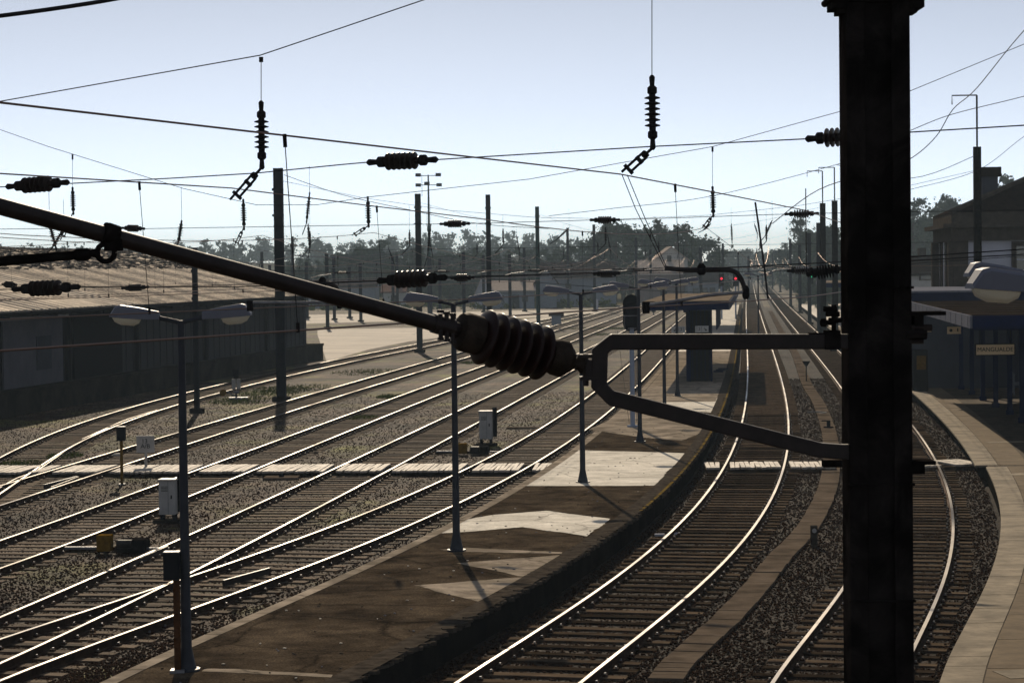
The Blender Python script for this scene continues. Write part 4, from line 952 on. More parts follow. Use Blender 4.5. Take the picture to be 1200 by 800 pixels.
def seg_with_gaps(pts, gaps):     # polyline split where the strain insulators sit
    xs = [p[0] for p in pts]; yy = [p[1] for p in pts]; f = lambda x: float(np.interp(x, xs, yy)); out = []; cur = xs[0]; ed = [(a, b) for a, b in gaps]+[(xs[-1], None)]
    for a, b_ in ed:
        seg = [(cur, f(cur))]+[(x, f(x)) for x in xs if cur < x < a]+[(a, f(a))]; out.append(seg); cur = b_
    return out
pl1 = lambda px: 22.4/(1+.5*(px-600)/F)*1.0
cr1 = seg_with_gaps([(-300,226),(5,219),(83,215),(200,209),(300,203),(400,193),(428,190.5),(515,187),(760,172),(942,163),(1029,158),(1067,155),(1200,147),(1500,130)], [(7,81),(430,513),(944,1027)])
st1 = seg_with_gaps([(-300,342),(14,339),(94,336),(280,336),(442,329),(524,325),(620,322),(800,316),(965,308),(1067,301),(1200,292),(1500,280)], [(14,94),(442,524)])
headspan('nearest cross span of wires, with the two largest hanging insulators', pl1,
 [(-300,166),(-20,122),(0,119),(305,65),(400,33),(497,0),(762,-100),(1300,-330)], cr1, st1,
 [(306,68,118,199,272,236),(764,-98,88,176,731,204)], [(7,219,81,213.5),(430,190.5,513,187),(944,163,1027,158),(14,339,94,336),(442,329,524,325)], .0062)
pl2 = lambda px: 52/(1+.4*(px-600)/F)
cr2 = seg_with_gaps([(-200,270),(57,268),(141,267.5),(170,268),(514,262.5),(552,262),(690,258),(728,257.5),(919,251),(961,250),(1200,246),(1400,240)], [(142,170),(515,551),(691,727),(919,960)])
st2 = seg_with_gaps([(-200,338),(20,334),(142,338),(175,336),(400,330),(695,321),(728,320.5),(920,317.5),(960,316),(1200,300)], [(2,20),(142,175),(528,556),(695,727),(922,958)])
headspan('second cross span of wires, hanging between the near span and the first tall masts', pl2,
 [(-200,105),(0,152),(57,172),(215,221),(300,240),(372,240),(431,231),(620,210),(835,172),(980,132),(1066,107),(1200,52),(1400,-40)], cr2, st2,
 [(85,182,219,252,72,282),(285,236,233,270,276,288),(431,231,231,267,413,277),(835,173,218,255,824,268)], [(142,267,170,268),(515,262.5,551,262),(691,258,727,257.5),(919,251,960,250),(142,338,175,336),(528,326,556,325),(695,321,727,320.5),(922,317.5,958,316),(2,333,20,334)], .0075)
def plane_span(label, A_, B_, zl, zr, sag, zc, zs, xs, rw=.008, group=None):
    """real headspan between two masts given in world metres"""
    A_ = Vector(A_); B_ = Vector(B_); r_ = thing('cross_span', label, 'overhead wires', (A_.x, A_.y, 0), group=group); O = Vector((A_.x, A_.y, 0)); D = B_-A_
    pt = lambda t, z: Vector((D.x*t, D.y*t, z)); up = lambda t: zl+(zr-zl)*t-sag*4*t*(1-t)
    wire('span_wire', [pt(t, up(t)) for t in np.linspace(0, 1, 9)], rw, M['wiredark'], r_)
    wire('cross_wire', [pt(0, zc), pt(1, zc)], rw, M['wiredark'], r_); wire('steady_wire', [pt(0, zs), pt(1, zs)], rw, M['wire'], r_)
    for t in xs:
        wire('hanger_wire', [pt(t, up(t)), pt(t, zc+.9)], rw*.7, M['wiredark'], r_); b = MB(); insulator(b, pt(t, zc+.9), pt(t, zc+.15), .075, 5, M['blackish'], M['blackish'], seg=8); b.build('insulator', r_)
        b = MB(); b.cyl(pt(t, zc+.15), pt(t-.012, zc-.25), .02, M['blackish'], 5); b.build('link', r_)
        b = MB(); c0 = pt(t+.035, zs); c1 = pt(t+.06, zs); b2 = MB(); insulator(b, c0, c0+(c1-c0).normalized()*.75, .08, 5, M['porc'], M['blackish'], seg=8); b.build('strain_insulator', r_)
        wire('steady_arm', [pt(t+.03, zs-.05), pt(t+.012, zs-.12), pt(t, 5.72)], .018, M['galv'], r_)
def span_tracks(x0, x1, Y): return sorted((TR[k].x(Y)-x0)/(x1-x0) for k in 'MNABCD' if x0+1 < TR[k].x(Y) < x1-1)
spans = [((-10.8, 107), (20.9, 103), 10.3, 10.2, 2.0), ((-6.76, 168), (22.3, 165), 11.0, 10.2, 2.1), ((2.8, 241), (26.5, 235), 11.8, 9.5, 1.9), ((8.58, 347), (42, 330), 11.0, 11, 2.2), ((-19.6, 245), (2.8, 241), 7.2, 9, .8), ((-20.6, 292), (11.5, 317), 7, 9.5, 1.2), ((-6.0, 288), (-.2, 285), 7.3, 7.3, .3)]
for i, (a, c, zl, zr_, sg_) in enumerate(spans):
    Y = (a[1]+c[1])/2
    plane_span('cross span of wires between distant masts, %s nearest after the two close ones' % ordw(i), (*a, 0), (*c, 0), zl, zr_, sg_, 7.0 if zl > 9 else 6.7, 5.95, span_tracks(a[0], c[0], Y), .009 if i < 2 else .012, 'cross spans between distant masts')
# longitudinal contact lines
SUP = [-20, 23.5, 51, 105, 166, 238, 300, 345, 420, 520, 640]
CL = dict(M=('overhead line above the main track beside the island platform', 24.4, 52), N=('overhead line above the station side track, its thick wire crossing the whole sky', 22.0, 48),
 A=('overhead line above the yard track next to the island platform', 27, 54), B=('overhead line above the second yard track', 28, 56), C=('overhead line above the third yard track', 29, 58), D=('overhead line above the fourth yard track', 30, 60))
for k, (lb, s1, s2) in CL.items():
    tr = TR[k]; xs1 = {'N': 1.05, 'M': -2.95}.get(k); sup = [-24, s1, s2]+[s for s in SUP if s > 70]; y1 = 520 if k in 'MN' else 345; sup = [s for s in sup if s <= y1+5]
    r_ = thing('overhead_line', lb, 'overhead wires', (0, 0, 0)); far_r = lambda y: max(1, y/120)
    cont, mess = [], []
    for i in range(len(sup)-1):
        a, c = sup[i], sup[i+1]; L_ = c-a; n = max(6, int(L_/3)); g = .10+.85*min(1, (L_/55)**2) if a > 20 else 0
        st = .18*(1 if i % 2 else -1)
        for j in range(n):
            t = j/n; y = a+L_*t; x, yy, _ = tr.at(y, st*(1-2*t)); zm = 6.93-g*4*t*(1-t)
            if k in 'MN' and y < s1+9:
                u = max(0, (y-s1)/9); u = u*u*(3-2*u); x = x*u+(1-u)*(xs1+.365*(y-s1))
            if y < (1.5 if k in 'MN' else 12): continue
            mess.append(Vector((x, yy, zm))); cont.append(Vector((x, yy, 5.65)))
    rs_ = .0062
    def chunk(pts, nm, m, r0):      # thin near, slightly heavier where several conductors merge far away
        b = MB(); b.tube(pts, r0, m, 5); return b.build(nm, r_)
    chunk(mess, 'messenger_wire', M['wire'], .0068); chunk(cont, 'contact_wire', M['wire'], .0070)
    nd = 0
    want = {'N': [15.06, 23.4], 'M': [22.5, 27.5]}.get(k, []); at_ = lambda L_, y: Vector((float(np.interp(y, [p.y for p in L_], [p.x for p in L_])), y, float(np.interp(y, [p.y for p in L_], [p.z for p in L_]))))
    for w_ in want:
        a_, c_ = at_(mess, w_), at_(cont, w_+.15); b = MB(); b.tube([a_, c_], .0035, M['wiredark'], 4); b.cyl(a_+Vector((0, 0, .01)), a_+(c_-a_)*.06, .014, M['blackish'], 6); b.cyl(c_+Vector((0, 0, .05)), c_-Vector((0, 0, .015)), .013, M['blackish'], 6); b.build('dropper', r_)
    for i in [j for j in range(1, len(mess)-1, 2) if mess[j].y > 34]:
        if mess[i].y > 260: break
        y = mess[i].y
        b = MB(); b.tube([mess[i], cont[i]], .0028, M['wiredark'], 4); b.cyl(mess[i]+Vector((0, 0, .01)), mess[i]-Vector((0, 0, .07)), .014, M['blackish'], 6); b.cyl(cont[i]+Vector((0, 0, .05)), cont[i]-Vector((0, 0, .015)), .013, M['blackish'], 6)
        b.build('dropper', r_); nd += 1
# steady arms of the two nearest supports
def reg_arm(label, Yd, tube_pts, arm_pts, clampxy, parent_label_cat='steady arm'):
    o0 = P(*tube_pts[0], Yd); r_ = thing('steady_arm', label, parent_label_cat, tuple(o0)); q = lambda p: P(p[0], p[1], Yd)-o0
    b = MB(); b.tube(curve_pts([q(p) for p in tube_pts], 5), .024, M['rustbar'], 8); b.build('bent_tube', r_, smooth=True)
    b = MB(); b.tube([q(p) for p in arm_pts], .017, M['galv'], 8); b.build('arm', r_, smooth=True)
    b = MB(); a = q(clampxy); b.cyl(a+Vector((0, 0, .06)), a-Vector((0, 0, .05)), .035, M['blackish']); b.build('wire_grip', r_); b = MB(); t = q(tube_pts[-1]); b.lathe(t-Vector((0, 0, .07)), (0, 0, 1), [(0, .02), (.03, .034), (.1, .034), (.13, .02)], M['blackish']); b.build('clamp', r_)
    m_ = q(tube_pts[len(tube_pts)//2-1]); b = MB(); b.lathe(m_+Vector((0, 0, -.05)), (0, 0, 1), [(0, .025), (.02, .042), (.08, .04), (.11, .02)], M['blackish']); b.build('swivel', r_)
    return r_
reg_arm('bent steady arm above the shelter, nearest in the middle right of the sky wires', 21.8, [(779,314),(800,316),(822,316),(848,316),(862,319),(869,328),(874,342)], [(874,342),(830,346),(790,353),(757,358)], (757,361))
reg_arm('bent steady arm crossing behind the big tube at left', 24.5, [(345,331),(362,332),(378,331),(388,333),(395,338),(398,352),(398,354)], [(398,354),(375,354.5),(335,354.5),(296,354.5)], (293,359))
wire('pull_off_wire', [P(729,205,21.9), P(745,245,21.9), P(779,313,21.8)], .0045, M['wiredark'])
tag(bpy.data.objects['pull_off_wire'], 'thin wire from the near insulator link down to the bent steady arm', 'wire')
o = wire('pull_off_wire', [P(735,205,21.9), P(756,256,21.9), P(781,313,21.8)], .0045, M['wiredark']); tag(o, 'second thin wire beside the first, reaching the same steady arm', 'wire')
o = wire('pull_off_wire', [P(885,237,27), P(894,300,27), P(900,350,27)], .012, M['wiredark']); tag(o, 'dark hanging rod wire above the far tracks with knobs at both ends', 'wire')
# wires at right, behind / beyond the big mast
for pts, Y, r0, lb in (([(1300,-70),(1200,36),(1145,103),(1117,128),(1097,160),(1067,186),(1030,200),(960,222),(905,262)], 95, .02, 'sagging feeder wire passing the cross arm mast'),
                       ([(1067,153),(1116,134),(1200,113),(1300,85)], 60, .01, 'slack straight wire rising to the right past the mast arm'),
                       ([(980,193),(1067,209),(1144,182)], 103, .014, 'thin wire ending on the cross arm mast'),
                       ([(643,253),(720,244),(833,230),(980,193),(1060,165)], 110, .014, 'thin pale wire climbing toward the big mast'),
                       ([(1067,222),(1145,200),(1200,160),(1260,120)], 85, .010, 'pale thin wire curving up past the station chimney'),
                       ([(333,205),(400,228),(480,246),(560,262),(643,268)], 107, .014, 'thin wire falling from the mast by the warehouse'),
                       ([(-40,24),(0,19),(60,11),(130,0),(220,-18)], 10, .010, 'thick dark wire cutting the upper left corner'),
                       ([(1060,306),(1144,301),(1200,298),(1260,294)], 30, .008, 'dark wire crossing low in front of the station wall'),
                       ([(0,319.5),(230,316),(500,322),(756,340),(970,346)], 200, .03, 'distant wire band over the far yard')):
    o = wire('overhead_wire', curve_pts([P(*p, Y) for p in pts], 6), r0, M['wiredark']); tag(o, lb, 'wire')
# swagging feeder wires in front of the wood
for i, (x0, y0_, x1, y1_, sg_, Y) in enumerate(((300,292,492,290,10,250),(345,300,492,297,3,250),(492,290,631,297,14,250),(505,297,631,300,12,270),(366,314,455,305,3,255),(455,305,590,302,14,255),(590,302,623,301,2,250),(623,301,697,296,12,260),(697,296,773,292,14,280),(640,290,715,297,7,290),(400,331,560,324,3,230),(556,327,700,318,2,230))):
    pts = [P(x0+(x1-x0)*t, y0_+(y1_-y0_)*t+sg_*4*t*(1-t), Y) for t in np.linspace(0, 1, 10)]
    o = wire('feeder_wire', pts, .03, M['galv']); tag(o, 'slack bright feeder wire in front of the wood, %s from the left' % ordw(i), 'wire', 'slack feeder wires in front of the wood')
# small hanging insulators over the far yard
for i, (x0, y0_, x1, y1_, Y) in enumerate(((213,258,209,285,62),(361,262,363,292,90),(363,225,359,262,80),(455,290,463,312,170),(505,262,501,300,110),(605,275,609,297,170),(667,267,652,281,110),(712,275,716,297,180),(905,258,897,276,105),(857,262,858,285,130),(833,262,824,270,100),(500,262,507,300,160),(58,262,66,292,60),(75,268,60,292,70),(945,322,990,314,24),(884,262,888,275,150))):
    a = P(x0, y0_, Y); c = P(x1, y1_, Y); b = MB(); insulator(b, a, c, .075, 6, M['blackish'], M['blackish'], seg=8); o = b.build('hanging_insulator')
    b2 = MB(); b2.tube([a, a+Vector((0, 0, .9))], .007, M['wiredark'], 4); b2.cyl(c, c+(c-a)*.35+Vector((-.1, 0, 0)), .02, M['blackish'], 5); b2.build('hanger', o)
    tag(o, 'small dark insulator hanging among the far wires, %s' % ['above the warehouse roof','left of the mast by the warehouse, lower','right of the tall mast, upper','above the far trees near the apron','beside the floodlight tower','above the low houses','sloping right of the greenish mast','above the long grey shed','sloping down near the tall right eucalyptus','over the vanishing tracks','left of the steady arm dropper','just right of the floodlight tower','at far left above the roof','second at far left above the roof','lying flat against the big mast','high over the vanishing tracks'][i], 'insulator', 'small insulators in the far wires')

# ------------------------------------------------------------ lamps
def make_lamp(label, group, two=True):
    r_ = thing('platform_lamp', label, 'street lamp', group=group); b = MB()
    b.cyl((0, 0, 0), (0, 0, .03), .19, M['post'], 12); b.lathe((0, 0, .03), (0, 0, 1), [(0, .14), (.12, .11), (.3, .075), (2.2, .062), (4.85, .05)], M['post'], 12); b.build('post', r_, smooth=True)
    for s_ in ((-1, 1) if two else (-1,)):
        b = MB(); b.tube([(0, 0, 4.84), (s_*.08, 0, 4.87), (s_*.36, 0, 4.93)], .032, M['post'], 8); b.build('arm', r_, smooth=True)
        b = MB(); vs = []; x0, x1 = s_*.30, s_*.98; sec = [(x0, .055, 4.895, 5.005), (s_*.44, .08, 4.90, 5.035), (s_*.58, .13, 4.905, 5.065), (s_*.84, .14, 4.925, 5.105), (s_*.90, .135, 4.93, 5.09), (x1, .11, 4.94, 4.975)]
        for x, hw, zb, zt_ in sec: vs += [(x, -hw, zb), (x, hw, zb), (x, hw, zt_-.03), (x, hw*.7, zt_), (x, -hw*.7, zt_), (x, -hw, zt_-.03)]
        fs = []
        for i in range(len(sec)-1):
            for k in range(6): f = (i*6+k, i*6+(k+1) % 6, (i+1)*6+(k+1) % 6, (i+1)*6+k); fs.append(f if s_ < 0 else f[::-1])
        fs += [tuple(range(6)), tuple(range((len(sec)-1)*6, len(sec)*6))[::-1]]
        b.add(vs, fs, M['lamp']); hd = b.build('lamp_housing', r_, bevel=.008)
        b = MB(); vs = []; sec = [(s_*.56, .04, .01), (s_*.59, .10, .07), (s_*.66, .12, .105), (s_*.84, .12, .10), (s_*.92, .10, .065), (s_*.955, .04, .01)]
        for x, hw, dp in sec:
            zt_ = 4.885+abs(x)*.05; vs += [(x, hw*math.cos(a), zt_-dp*math.sin(a)) for a in np.linspace(0, math.pi, 7)]
        fs = [(i*7+k, i*7+k+1, (i+1)*7+k+1, (i+1)*7+k) for i in range(len(sec)-1) for k in range(6)]
        b.add(vs, fs, M['bowl']); b.build('lamp_bowl', hd, smooth=True)
    return r_
lmp = [((219,785),'nearest twin lamp, cut in front of the left yard tracks'),((535,645),'twin lamp behind the big insulator, on dark asphalt'),((683,565),'twin lamp standing on the big pale concrete patch'),((750,517.5),'twin lamp just right of the rounded signal'),(None,'twin lamp left of the shelter column'),(None,'twin lamp in front of the blue shelter enclosure'),(None,'twin lamp beyond the shelter on the far island platform')]
L0 = make_lamp(lmp[0][1], 'twin lamps along the island platform')
pos = [G(*p, ZP) if p else None for p, _ in lmp]; pos[4] = Vector((P(778, 400, 86.8).x, 86.8, ZP)); pos[5] = G(794, 464, ZP); pos[6] = Vector((17.2, 160, ZP))
for i, p in enumerate(pos):
    o = L0 if i == 0 else copy_tree(L0); o.location = p; o.rotation_euler.z = -.03-.01*i; o['label'] = lmp[i][1]
for i, (x, y, lb) in enumerate(((4.66, 18.6, 'large near lamp head reaching in at the right edge, over the canopy'), (6.2, 26.5, 'second lamp head just behind the near one at the right edge'))):
    o = copy_tree(L0); o.location = (x, y, .90 if i == 0 else .95); o.rotation_euler.z = .12; tag(o, lb, 'street lamp', 'station side lamps')
    b = MB(); b.box((0, 0, -.16), (.5, .5, .32), M['dockwall']); b.build('plinth', o)

# ------------------------------------------------------------ signals and trackside things
g = G(741.5, 500, ZP); s_ = thing('signal', 'rounded dark signal head on a pale blue post, seen from behind', 'railway signal', tuple(g)); zc = P(740, 367, g.y).z-ZP
b = MB(); b.cyl((0, 0, 0), (0, 0, zc-.5), .085, M['pale_post'], 10); b.cyl((0, 0, 0), (0, 0, .06), .2, M['pale_post'], 10); b.build('post', s_, smooth=True)
b = MB(); n = 10; hw, hh = .30, .35; pr = [(hw*math.cos(a), hh-.0+hw*math.sin(a)) for a in np.linspace(0, math.pi, n)]+[(-hw*math.cos(a), -hh-hw*math.sin(a)) for a in np.linspace(0, math.pi, n)]
vs = [(x, -.03, zc+z) for x, z in pr]+[(x, .03, zc+z) for x, z in pr]; k = len(pr)
b.add(vs, [tuple(range(k))[::-1], tuple(range(k, 2*k))]+[(i, (i+1) % k, k+(i+1) % k, k+i) for i in range(k)], M['dark']); b.build('backboard', s_)
b = MB(); b.box((0, -.14, zc-.05), (.38, .2, .85), M['dark']); b.box((0, -.26, zc-.08), (.60, .03, .03), M['galv']); b.box((0, -.26, zc-.52), (.3, .03, .03), M['galv']); b.box((-.25, -.26, zc-.3), (.02, .02, .5), M['galv']); b.box((.25, -.26, zc-.3), (.02, .02, .5), M['galv']); b.build('housing', s_, bevel=.02)
b = MB(); 
for z in np.arange(.3, zc-.7, .3): b.box((.14, 0, z), (.02, .02, .3), M['galv'])
b.tube([(-.12, -.05, .1), (-.5, -.05, zc-.6)], .006, M['wiredark']); b.box((.1, 0, zc-2.9), (.35, .03, .03), M['pale_post']); b.build('bracket', s_)
def far_signal(px, py, Y, lb, m, post=True, zb=0):
    g = P(px, py, Y); r_ = thing('signal', lb, 'railway signal', (g.x, g.y, zb)); z = g.z-zb
    b = MB(); b.box((0, .1, z-.15), (.55, .25, 1.3), M['dark']); b.build('housing', r_, bevel=.08); b = MB(); b.lathe((0, -.03, z), (0, -1, 0), [(0, .12), (.03, .11), (.05, .04)], m, 12); b.build('lens', r_)
    b = MB(); b.cyl((0, .1, 0), (0, .1, z-.7), .09, M['pale_post']); b.build('post', r_); b = MB(); b.box((0, -.1, z+.22), (.4, .3, .03), M['dark']); b.build('hood', r_)
far_signal(845.5, 326.4, 240, 'signal showing red above the island platform, left of the two', M['red'])
far_signal(862, 326.4, 240, 'signal showing red above the island platform, right of the two', M['red'])
far_signal(950, 324, 240, 'dark signal showing green beside the far right platform', M['green'], zb=0)
g = G(766, 369); r_ = thing('ground_signal', 'small dwarf signal with a red light among the yard tracks', 'railway signal', tuple(g)); b = MB(); b.box((0, 0, .75), (.5, .3, .8), M['dark']); b.cyl((0, 0, 0), (0, 0, .4), .08, M['galv']); b.build('housing', r_); b = MB(); b.lathe((0, -.16, .95), (0, -1, 0), [(0, .14), (.03, .1)], M['red'], 10); b.build('lens', r_)
g = G(277, 468); r_ = thing('ground_signal', 'dwarf signal with two white plates and a yellow lever by the warehouse', 'railway signal', tuple(g), .1)
b = MB(); b.cyl((0, 0, 0), (0, 0, .4), .05, M['dark']); b.box((0, 0, 1.22), (.24, .22, .42), M['dark']); b.build('housing', r_, bevel=.02)
for x in (-.115, .115): b = MB(); b.box((x, -.02, .74), (.19, .05, .50), M['cab']); b.build('plate', r_, bevel=.03)
b = MB(); b.box((0, 0, .36), (.26, .2, .1), M['fascia']); b.box((.1, 0, .06), (.9, .35, .1), M['galv']); b.build('base', r_)
b = MB(); b.tube([(0, 0, .15), (-.55, 0, .42), (-.58, 0, .5)], .03, M['galv']); b.lathe((-.62, -.05, .34), (0, -1, 0), [(0, .16), (.08, .16)], M['yellow'], 12); b.build('lever', r_)
def cabinet(px, py, hpx, wpx, lb, dark=True):
    g = G(px, py); s = g.y/F; h = hpx*s; w_ = wpx*s; r_ = thing('relay_cabinet', lb, 'cabinet', tuple(g), -.12)
    b = MB(); b.box((0, 0, h*.60), (w_, w_*.9, h*.80), M['cab']); b.build('body', r_, bevel=.012)
    b = MB(); b.box((0, 0, h*1.0+.015), (w_+.05, w_*.95+.05, .04), M['cab']); b.build('lid', r_, bevel=.01)
    b = MB(); b.box((w_*.1, -w_*.455, h*.6), (.012, .012, h*.78), M['galv']); b.build('door_seam', r_)
    for x in (-w_*.38, w_*.38): b = MB(); b.box((x, 0, h*.10), (.06, w_*.7, h*.22), M['dark']); b.build('leg', r_)
    b = MB(); b.box((w_*.3, -w_*.46, h*.62), (.03, .02, .09), M['dark']); b.build('handle', r_)
    b = MB()
    for k in range(4): b.box((-w_*.12, -w_*.452, h*.86-k*.035), (w_*.45, .012, .012), M['steel'])
    b.build('vent', r_); b = MB(); b.box((0, 0, .03), (w_+.25, w_+.2, .10), M['dockwall']); b.build('plinth', r_)
    if dark: b = MB(); b.box((w_*.62, w_*.5, h*.68), (w_*.3, w_*.5, h*.86), M['dark']); b.build('side_panel', r_)
    return r_
cabinet(570, 522, 40, 15, 'grey trackside cabinet behind the first lamp, near the yellow box')
cabinet(198, 612, 50, 19, 'grey trackside cabinet beside the nearest lamp post at left')
def post_box(px, py, topy, bw, bh, lb, pm, boxm, wpx):
    g = G(px, py, ZP if py > 700 else 0); s = g.y/F; h = (py-topy)*s; r_ = thing('marker_post', lb, 'post', tuple(g))
    b = MB(); b.box((0, 0, (h-bh*s)/2), (wpx*s, wpx*s, h-bh*s), pm); b.build('post', r_); b = MB(); ox = -.25*bw*s if py > 700 else 0; b.box((ox, 0, h-bh*s/2), (bw*s, bw*s*.8, bh*s), boxm); b.box((ox, 0, h+.01), (bw*s*1.04, bw*s*.84, .02), M['galv']); b.build('box', r_, bevel=.01)
    b = MB(); b.box((0, 0, .02), (wpx*s*2.4, wpx*s*2.4, .04), M['galv']); b.build('foot', r_)
post_box(143, 568, 500, 10, 16, 'black box on a thin yellow post, left of the white numbered board', M['yellow'], M['dark'], 3)
post_box(208.5, 787, 646, 19, 32, 'black box on a rusty post right against the nearest lamp post', M['rustpost'], M['dark'], 7)
g = G(171, 553); r_ = thing('track_sign', 'small white board reading 13 A/B on a short post', 'sign', tuple(g), 0); s = g.y/F
b = MB(); b.box((0, 0, 33*s), (21*s, .05, 20*s), M['cab']); b.build('board', r_); b = MB(); b.box((0, .04, 12*s), (3*s, .06, 24*s), M['cab']); b.build('post', r_); b = MB(); b.box((0, 0, .03), (.42, .3, .06), M['dockwall']); b.build('foot', r_)
text_mesh('13', .19, .003, M['signdark'], 'lettering', r_, (-.02, -.03, 36.5*s)); text_mesh('A/B', .19, .003, M['signdark'], 'lettering', r_, (0, -.03, 30.5*s))
def point_machine(px, py, lb, sc=1, yl=True):
    g = G(px, py); r_ = thing('point_machine', lb, 'point machine', tuple(g), -.1); b = MB(); b.box((.55*sc, .1, .2*sc), (.75*sc, .55*sc, .32*sc), M['steel']); b.lathe((.2*sc, -.1, .25*sc), (1, 0, 0), [(0, .12*sc), (.4*sc, .12*sc)], M['rustbar']); b.build('body', r_, bevel=.03)
    b = MB(); b.box((-.12*sc, -.1, .28*sc), (.36*sc, .34*sc, .42*sc), M['yellow']); b.build('cover', r_, bevel=.02); b = MB(); b.box((-.75*sc, 0, .12), (.9*sc, .07, .05), M['galv']); b.box((1.2*sc, .05, .1), (.6*sc, .07, .04), M['galv']); b.box((-.2*sc, .25, .06), (2.2*sc, .1, .08), M['sleeper']); b.build('rod', r_)
point_machine(130, 648, 'point machine with a dull yellow cover between the left yard tracks', .85); point_machine(546, 533, 'point machine with yellow cover beside the grey cabinet', .8)
g = G(954, 641); r_ = thing('marker_stone', 'low concrete marker post beside the cable trough', 'post', tuple(g)); b = MB(); s = g.y/F; b.box((0, 0, 13*s), (8*s, .12, 26*s), M['edge']); b.build('stone', r_, bevel=.02); b = MB(); b.lathe((0, -.062, 20*s), (0, -1, 0), [(0, .05), (.008, .05)], M['cab'], 10); b.build('plate', r_)
g = G(945, 448); r_ = thing('track_sign', 'small dark triangular sign on a thin post between the main tracks', 'sign', tuple(g)); b = MB(); b.cyl((0, 0, 0), (0, 0, .85), .03, M['dark']); b.build('post', r_); b = MB(); b.add([(-.22, -.02, 1.1), (.22, -.02, 1.1), (0, -.02, .78), (-.22, .02, 1.1), (.22, .02, 1.1), (0, .02, .78)], [(0, 1, 2), (5, 4, 3), (0, 3, 4, 1), (1, 4, 5, 2), (2, 5, 3, 0)], M['dark']); b.build('board', r_)
g = G(971, 503); r_ = thing('balise_box', 'tiny dark three legged device on the trough lids beside the mast', 'device', tuple(g)); b = MB(); b.box((0, 0, .18), (.12, .12, .3), M['dark']); b.box((-.1, 0, .32), (.3, .04, .04), M['dark']); b.box((0, 0, .08), (.34, .2, .06), M['dark']); b.build('body', r_)
g = G(961, 486); o = MB().tube([g+Vector((-.45, .5, .08)), g+Vector((0, .1, .12)), g+Vector((.25, 0, .1)), g+Vector((-.1, -.4, .07))], .03, M['patch'], 5).build('branch'); tag(o, 'pale crooked stick lying on the trough lids', 'stick')
g = G(652, 381); r_ = thing('buffer_stop', 'small pale buffer post with a dark top at a yard track end', 'buffer stop', tuple(g)); b = MB(); b.box((0, 0, .5), (1.0, .8, 1.0), M['housegrey']); b.build('base', r_); b = MB(); b.box((0, 0, 1.15), (1.6, .5, .4), M['rust']); b.build('beam', r_)
g = G(699, 363); r_ = thing('marker_post', 'short white post at the far end of the yard', 'post', tuple(g)); b = MB(); b.box((0, 0, .75), (.5, .4, 1.5), M['white']); b.build('post', r_, bevel=.05)
for i, (px, py) in enumerate(((773, 629), (790, 628))):
    g = G(px, py); b = MB(); b.box((g.x, g.y, .05), (.22, .12, .05), M['white'], rz=i); o = b.build('litter'); tag(o, ['scrap of white litter on the ballast below the platform edge', 'second scrap of white litter beside the first, nearer the rail'][i], 'litter')
for i, (px, py) in enumerate(((133, 535), (124, 557))):
    g = G(px, py); b = MB(); b.box((g.x, g.y, .06), (.5, .25, .1), M['patch'], rz=.3); o = b.build('rubble', bevel=.03); tag(o, ['pale stone lump just beyond the boardwalk at left', 'pale stone lump in front of the boardwalk at left'][i], 'stone')
g = G(665, 323+200); r_ = thing('cable_cover', 'flat brown cover plate in the gravel between yard tracks', 'cover plate', tuple(G(612, 502))); b = MB(); b.box((0, 0, .03), (1.2, .5, .06), M['trough']); b.build('lid', r_)
r_ = thing('cable_cover', 'flat brown cover plate near the boardwalk with a small knob', 'cover plate', tuple(G(330, 561))); b = MB(); b.box((0, 0, .04), (1.0, .8, .06), M['trough']); b.build('lid', r_); b = MB(); b.cyl((0, 0, .05), (0, 0, .16), .08, M['dark']); b.build('knob', r_)

# ------------------------------------------------------------ foreground mast and its arm
YF = 7.5; S = YF/F
fp = lambda px, py, dy=0.0: P(px, py, YF+dy)
c0 = Vector((1.192, YF, 0)); mz = ZP
fm = thing('catenary_mast', 'huge black steel mast crossing the whole right side of the picture, with insulated arm', 'mast', (c0.x, YF, mz)); FO = Vector(fm.location)
q = lambda px, py, dy=0.0: fp(px, py, dy)-FO
W = .205; Hm = 9.5
b = MB(); t = .012
for s_ in (-1, 1):     # two channels facing each other
    b.box((s_*(W/2-t/2), .01, Hm/2), (t, .16, Hm), M['steel'])
    for dy in (-.07, .09): b.box((s_*(W/2-.030), dy, Hm/2), (.060, t, Hm), M['steel'])
b.box((0, -.045, Hm/2), (W-.10, .008, Hm), M['steel']); b.box((0, .07, Hm/2), (W-.10, .008, Hm), M['steel']); b.build('column', fm, bevel=.004)
b = MB()
for py in (3, 337, 565, 700):
    pz = q(1024, py).z; b.box((0, -.082, pz), (W+.01, .012, .008), M['steel'])
    for s_ in (-1, 1):
        for k in (-1, 1): b.lathe((s_*.075+k*.012, -.08, pz), (0, -1, 0), [(0, .006), (.008, .006)], M['steel'], 6)
b.build('batten_seams', fm)
b = MB(); b.box((0, .05, .03), (.6, .6, .06), M['steel']); b.box((0, .05, -.0), (.9, .9, .05), M['dockwall']); b.build('base_plate', fm)
b = MB(); z = q(1024, 0).z; b.box((0, -.02, z), (W+.075, .16, .03), M['steel'])
for s_ in (-1, 1):
    b.box((s_*(W/2+.02), -.02, z-.01), (.05, .14, .05), M['steel']); b.box((s_*(W/2+.01), -.02, z-.035), (.03, .10, .03), M['steel'])
    b.cyl((s_*(W/2+.045), -.12, z), (s_*(W/2+.045), .1, z), .012, M['steel'])
b.build('top_clamp', fm)
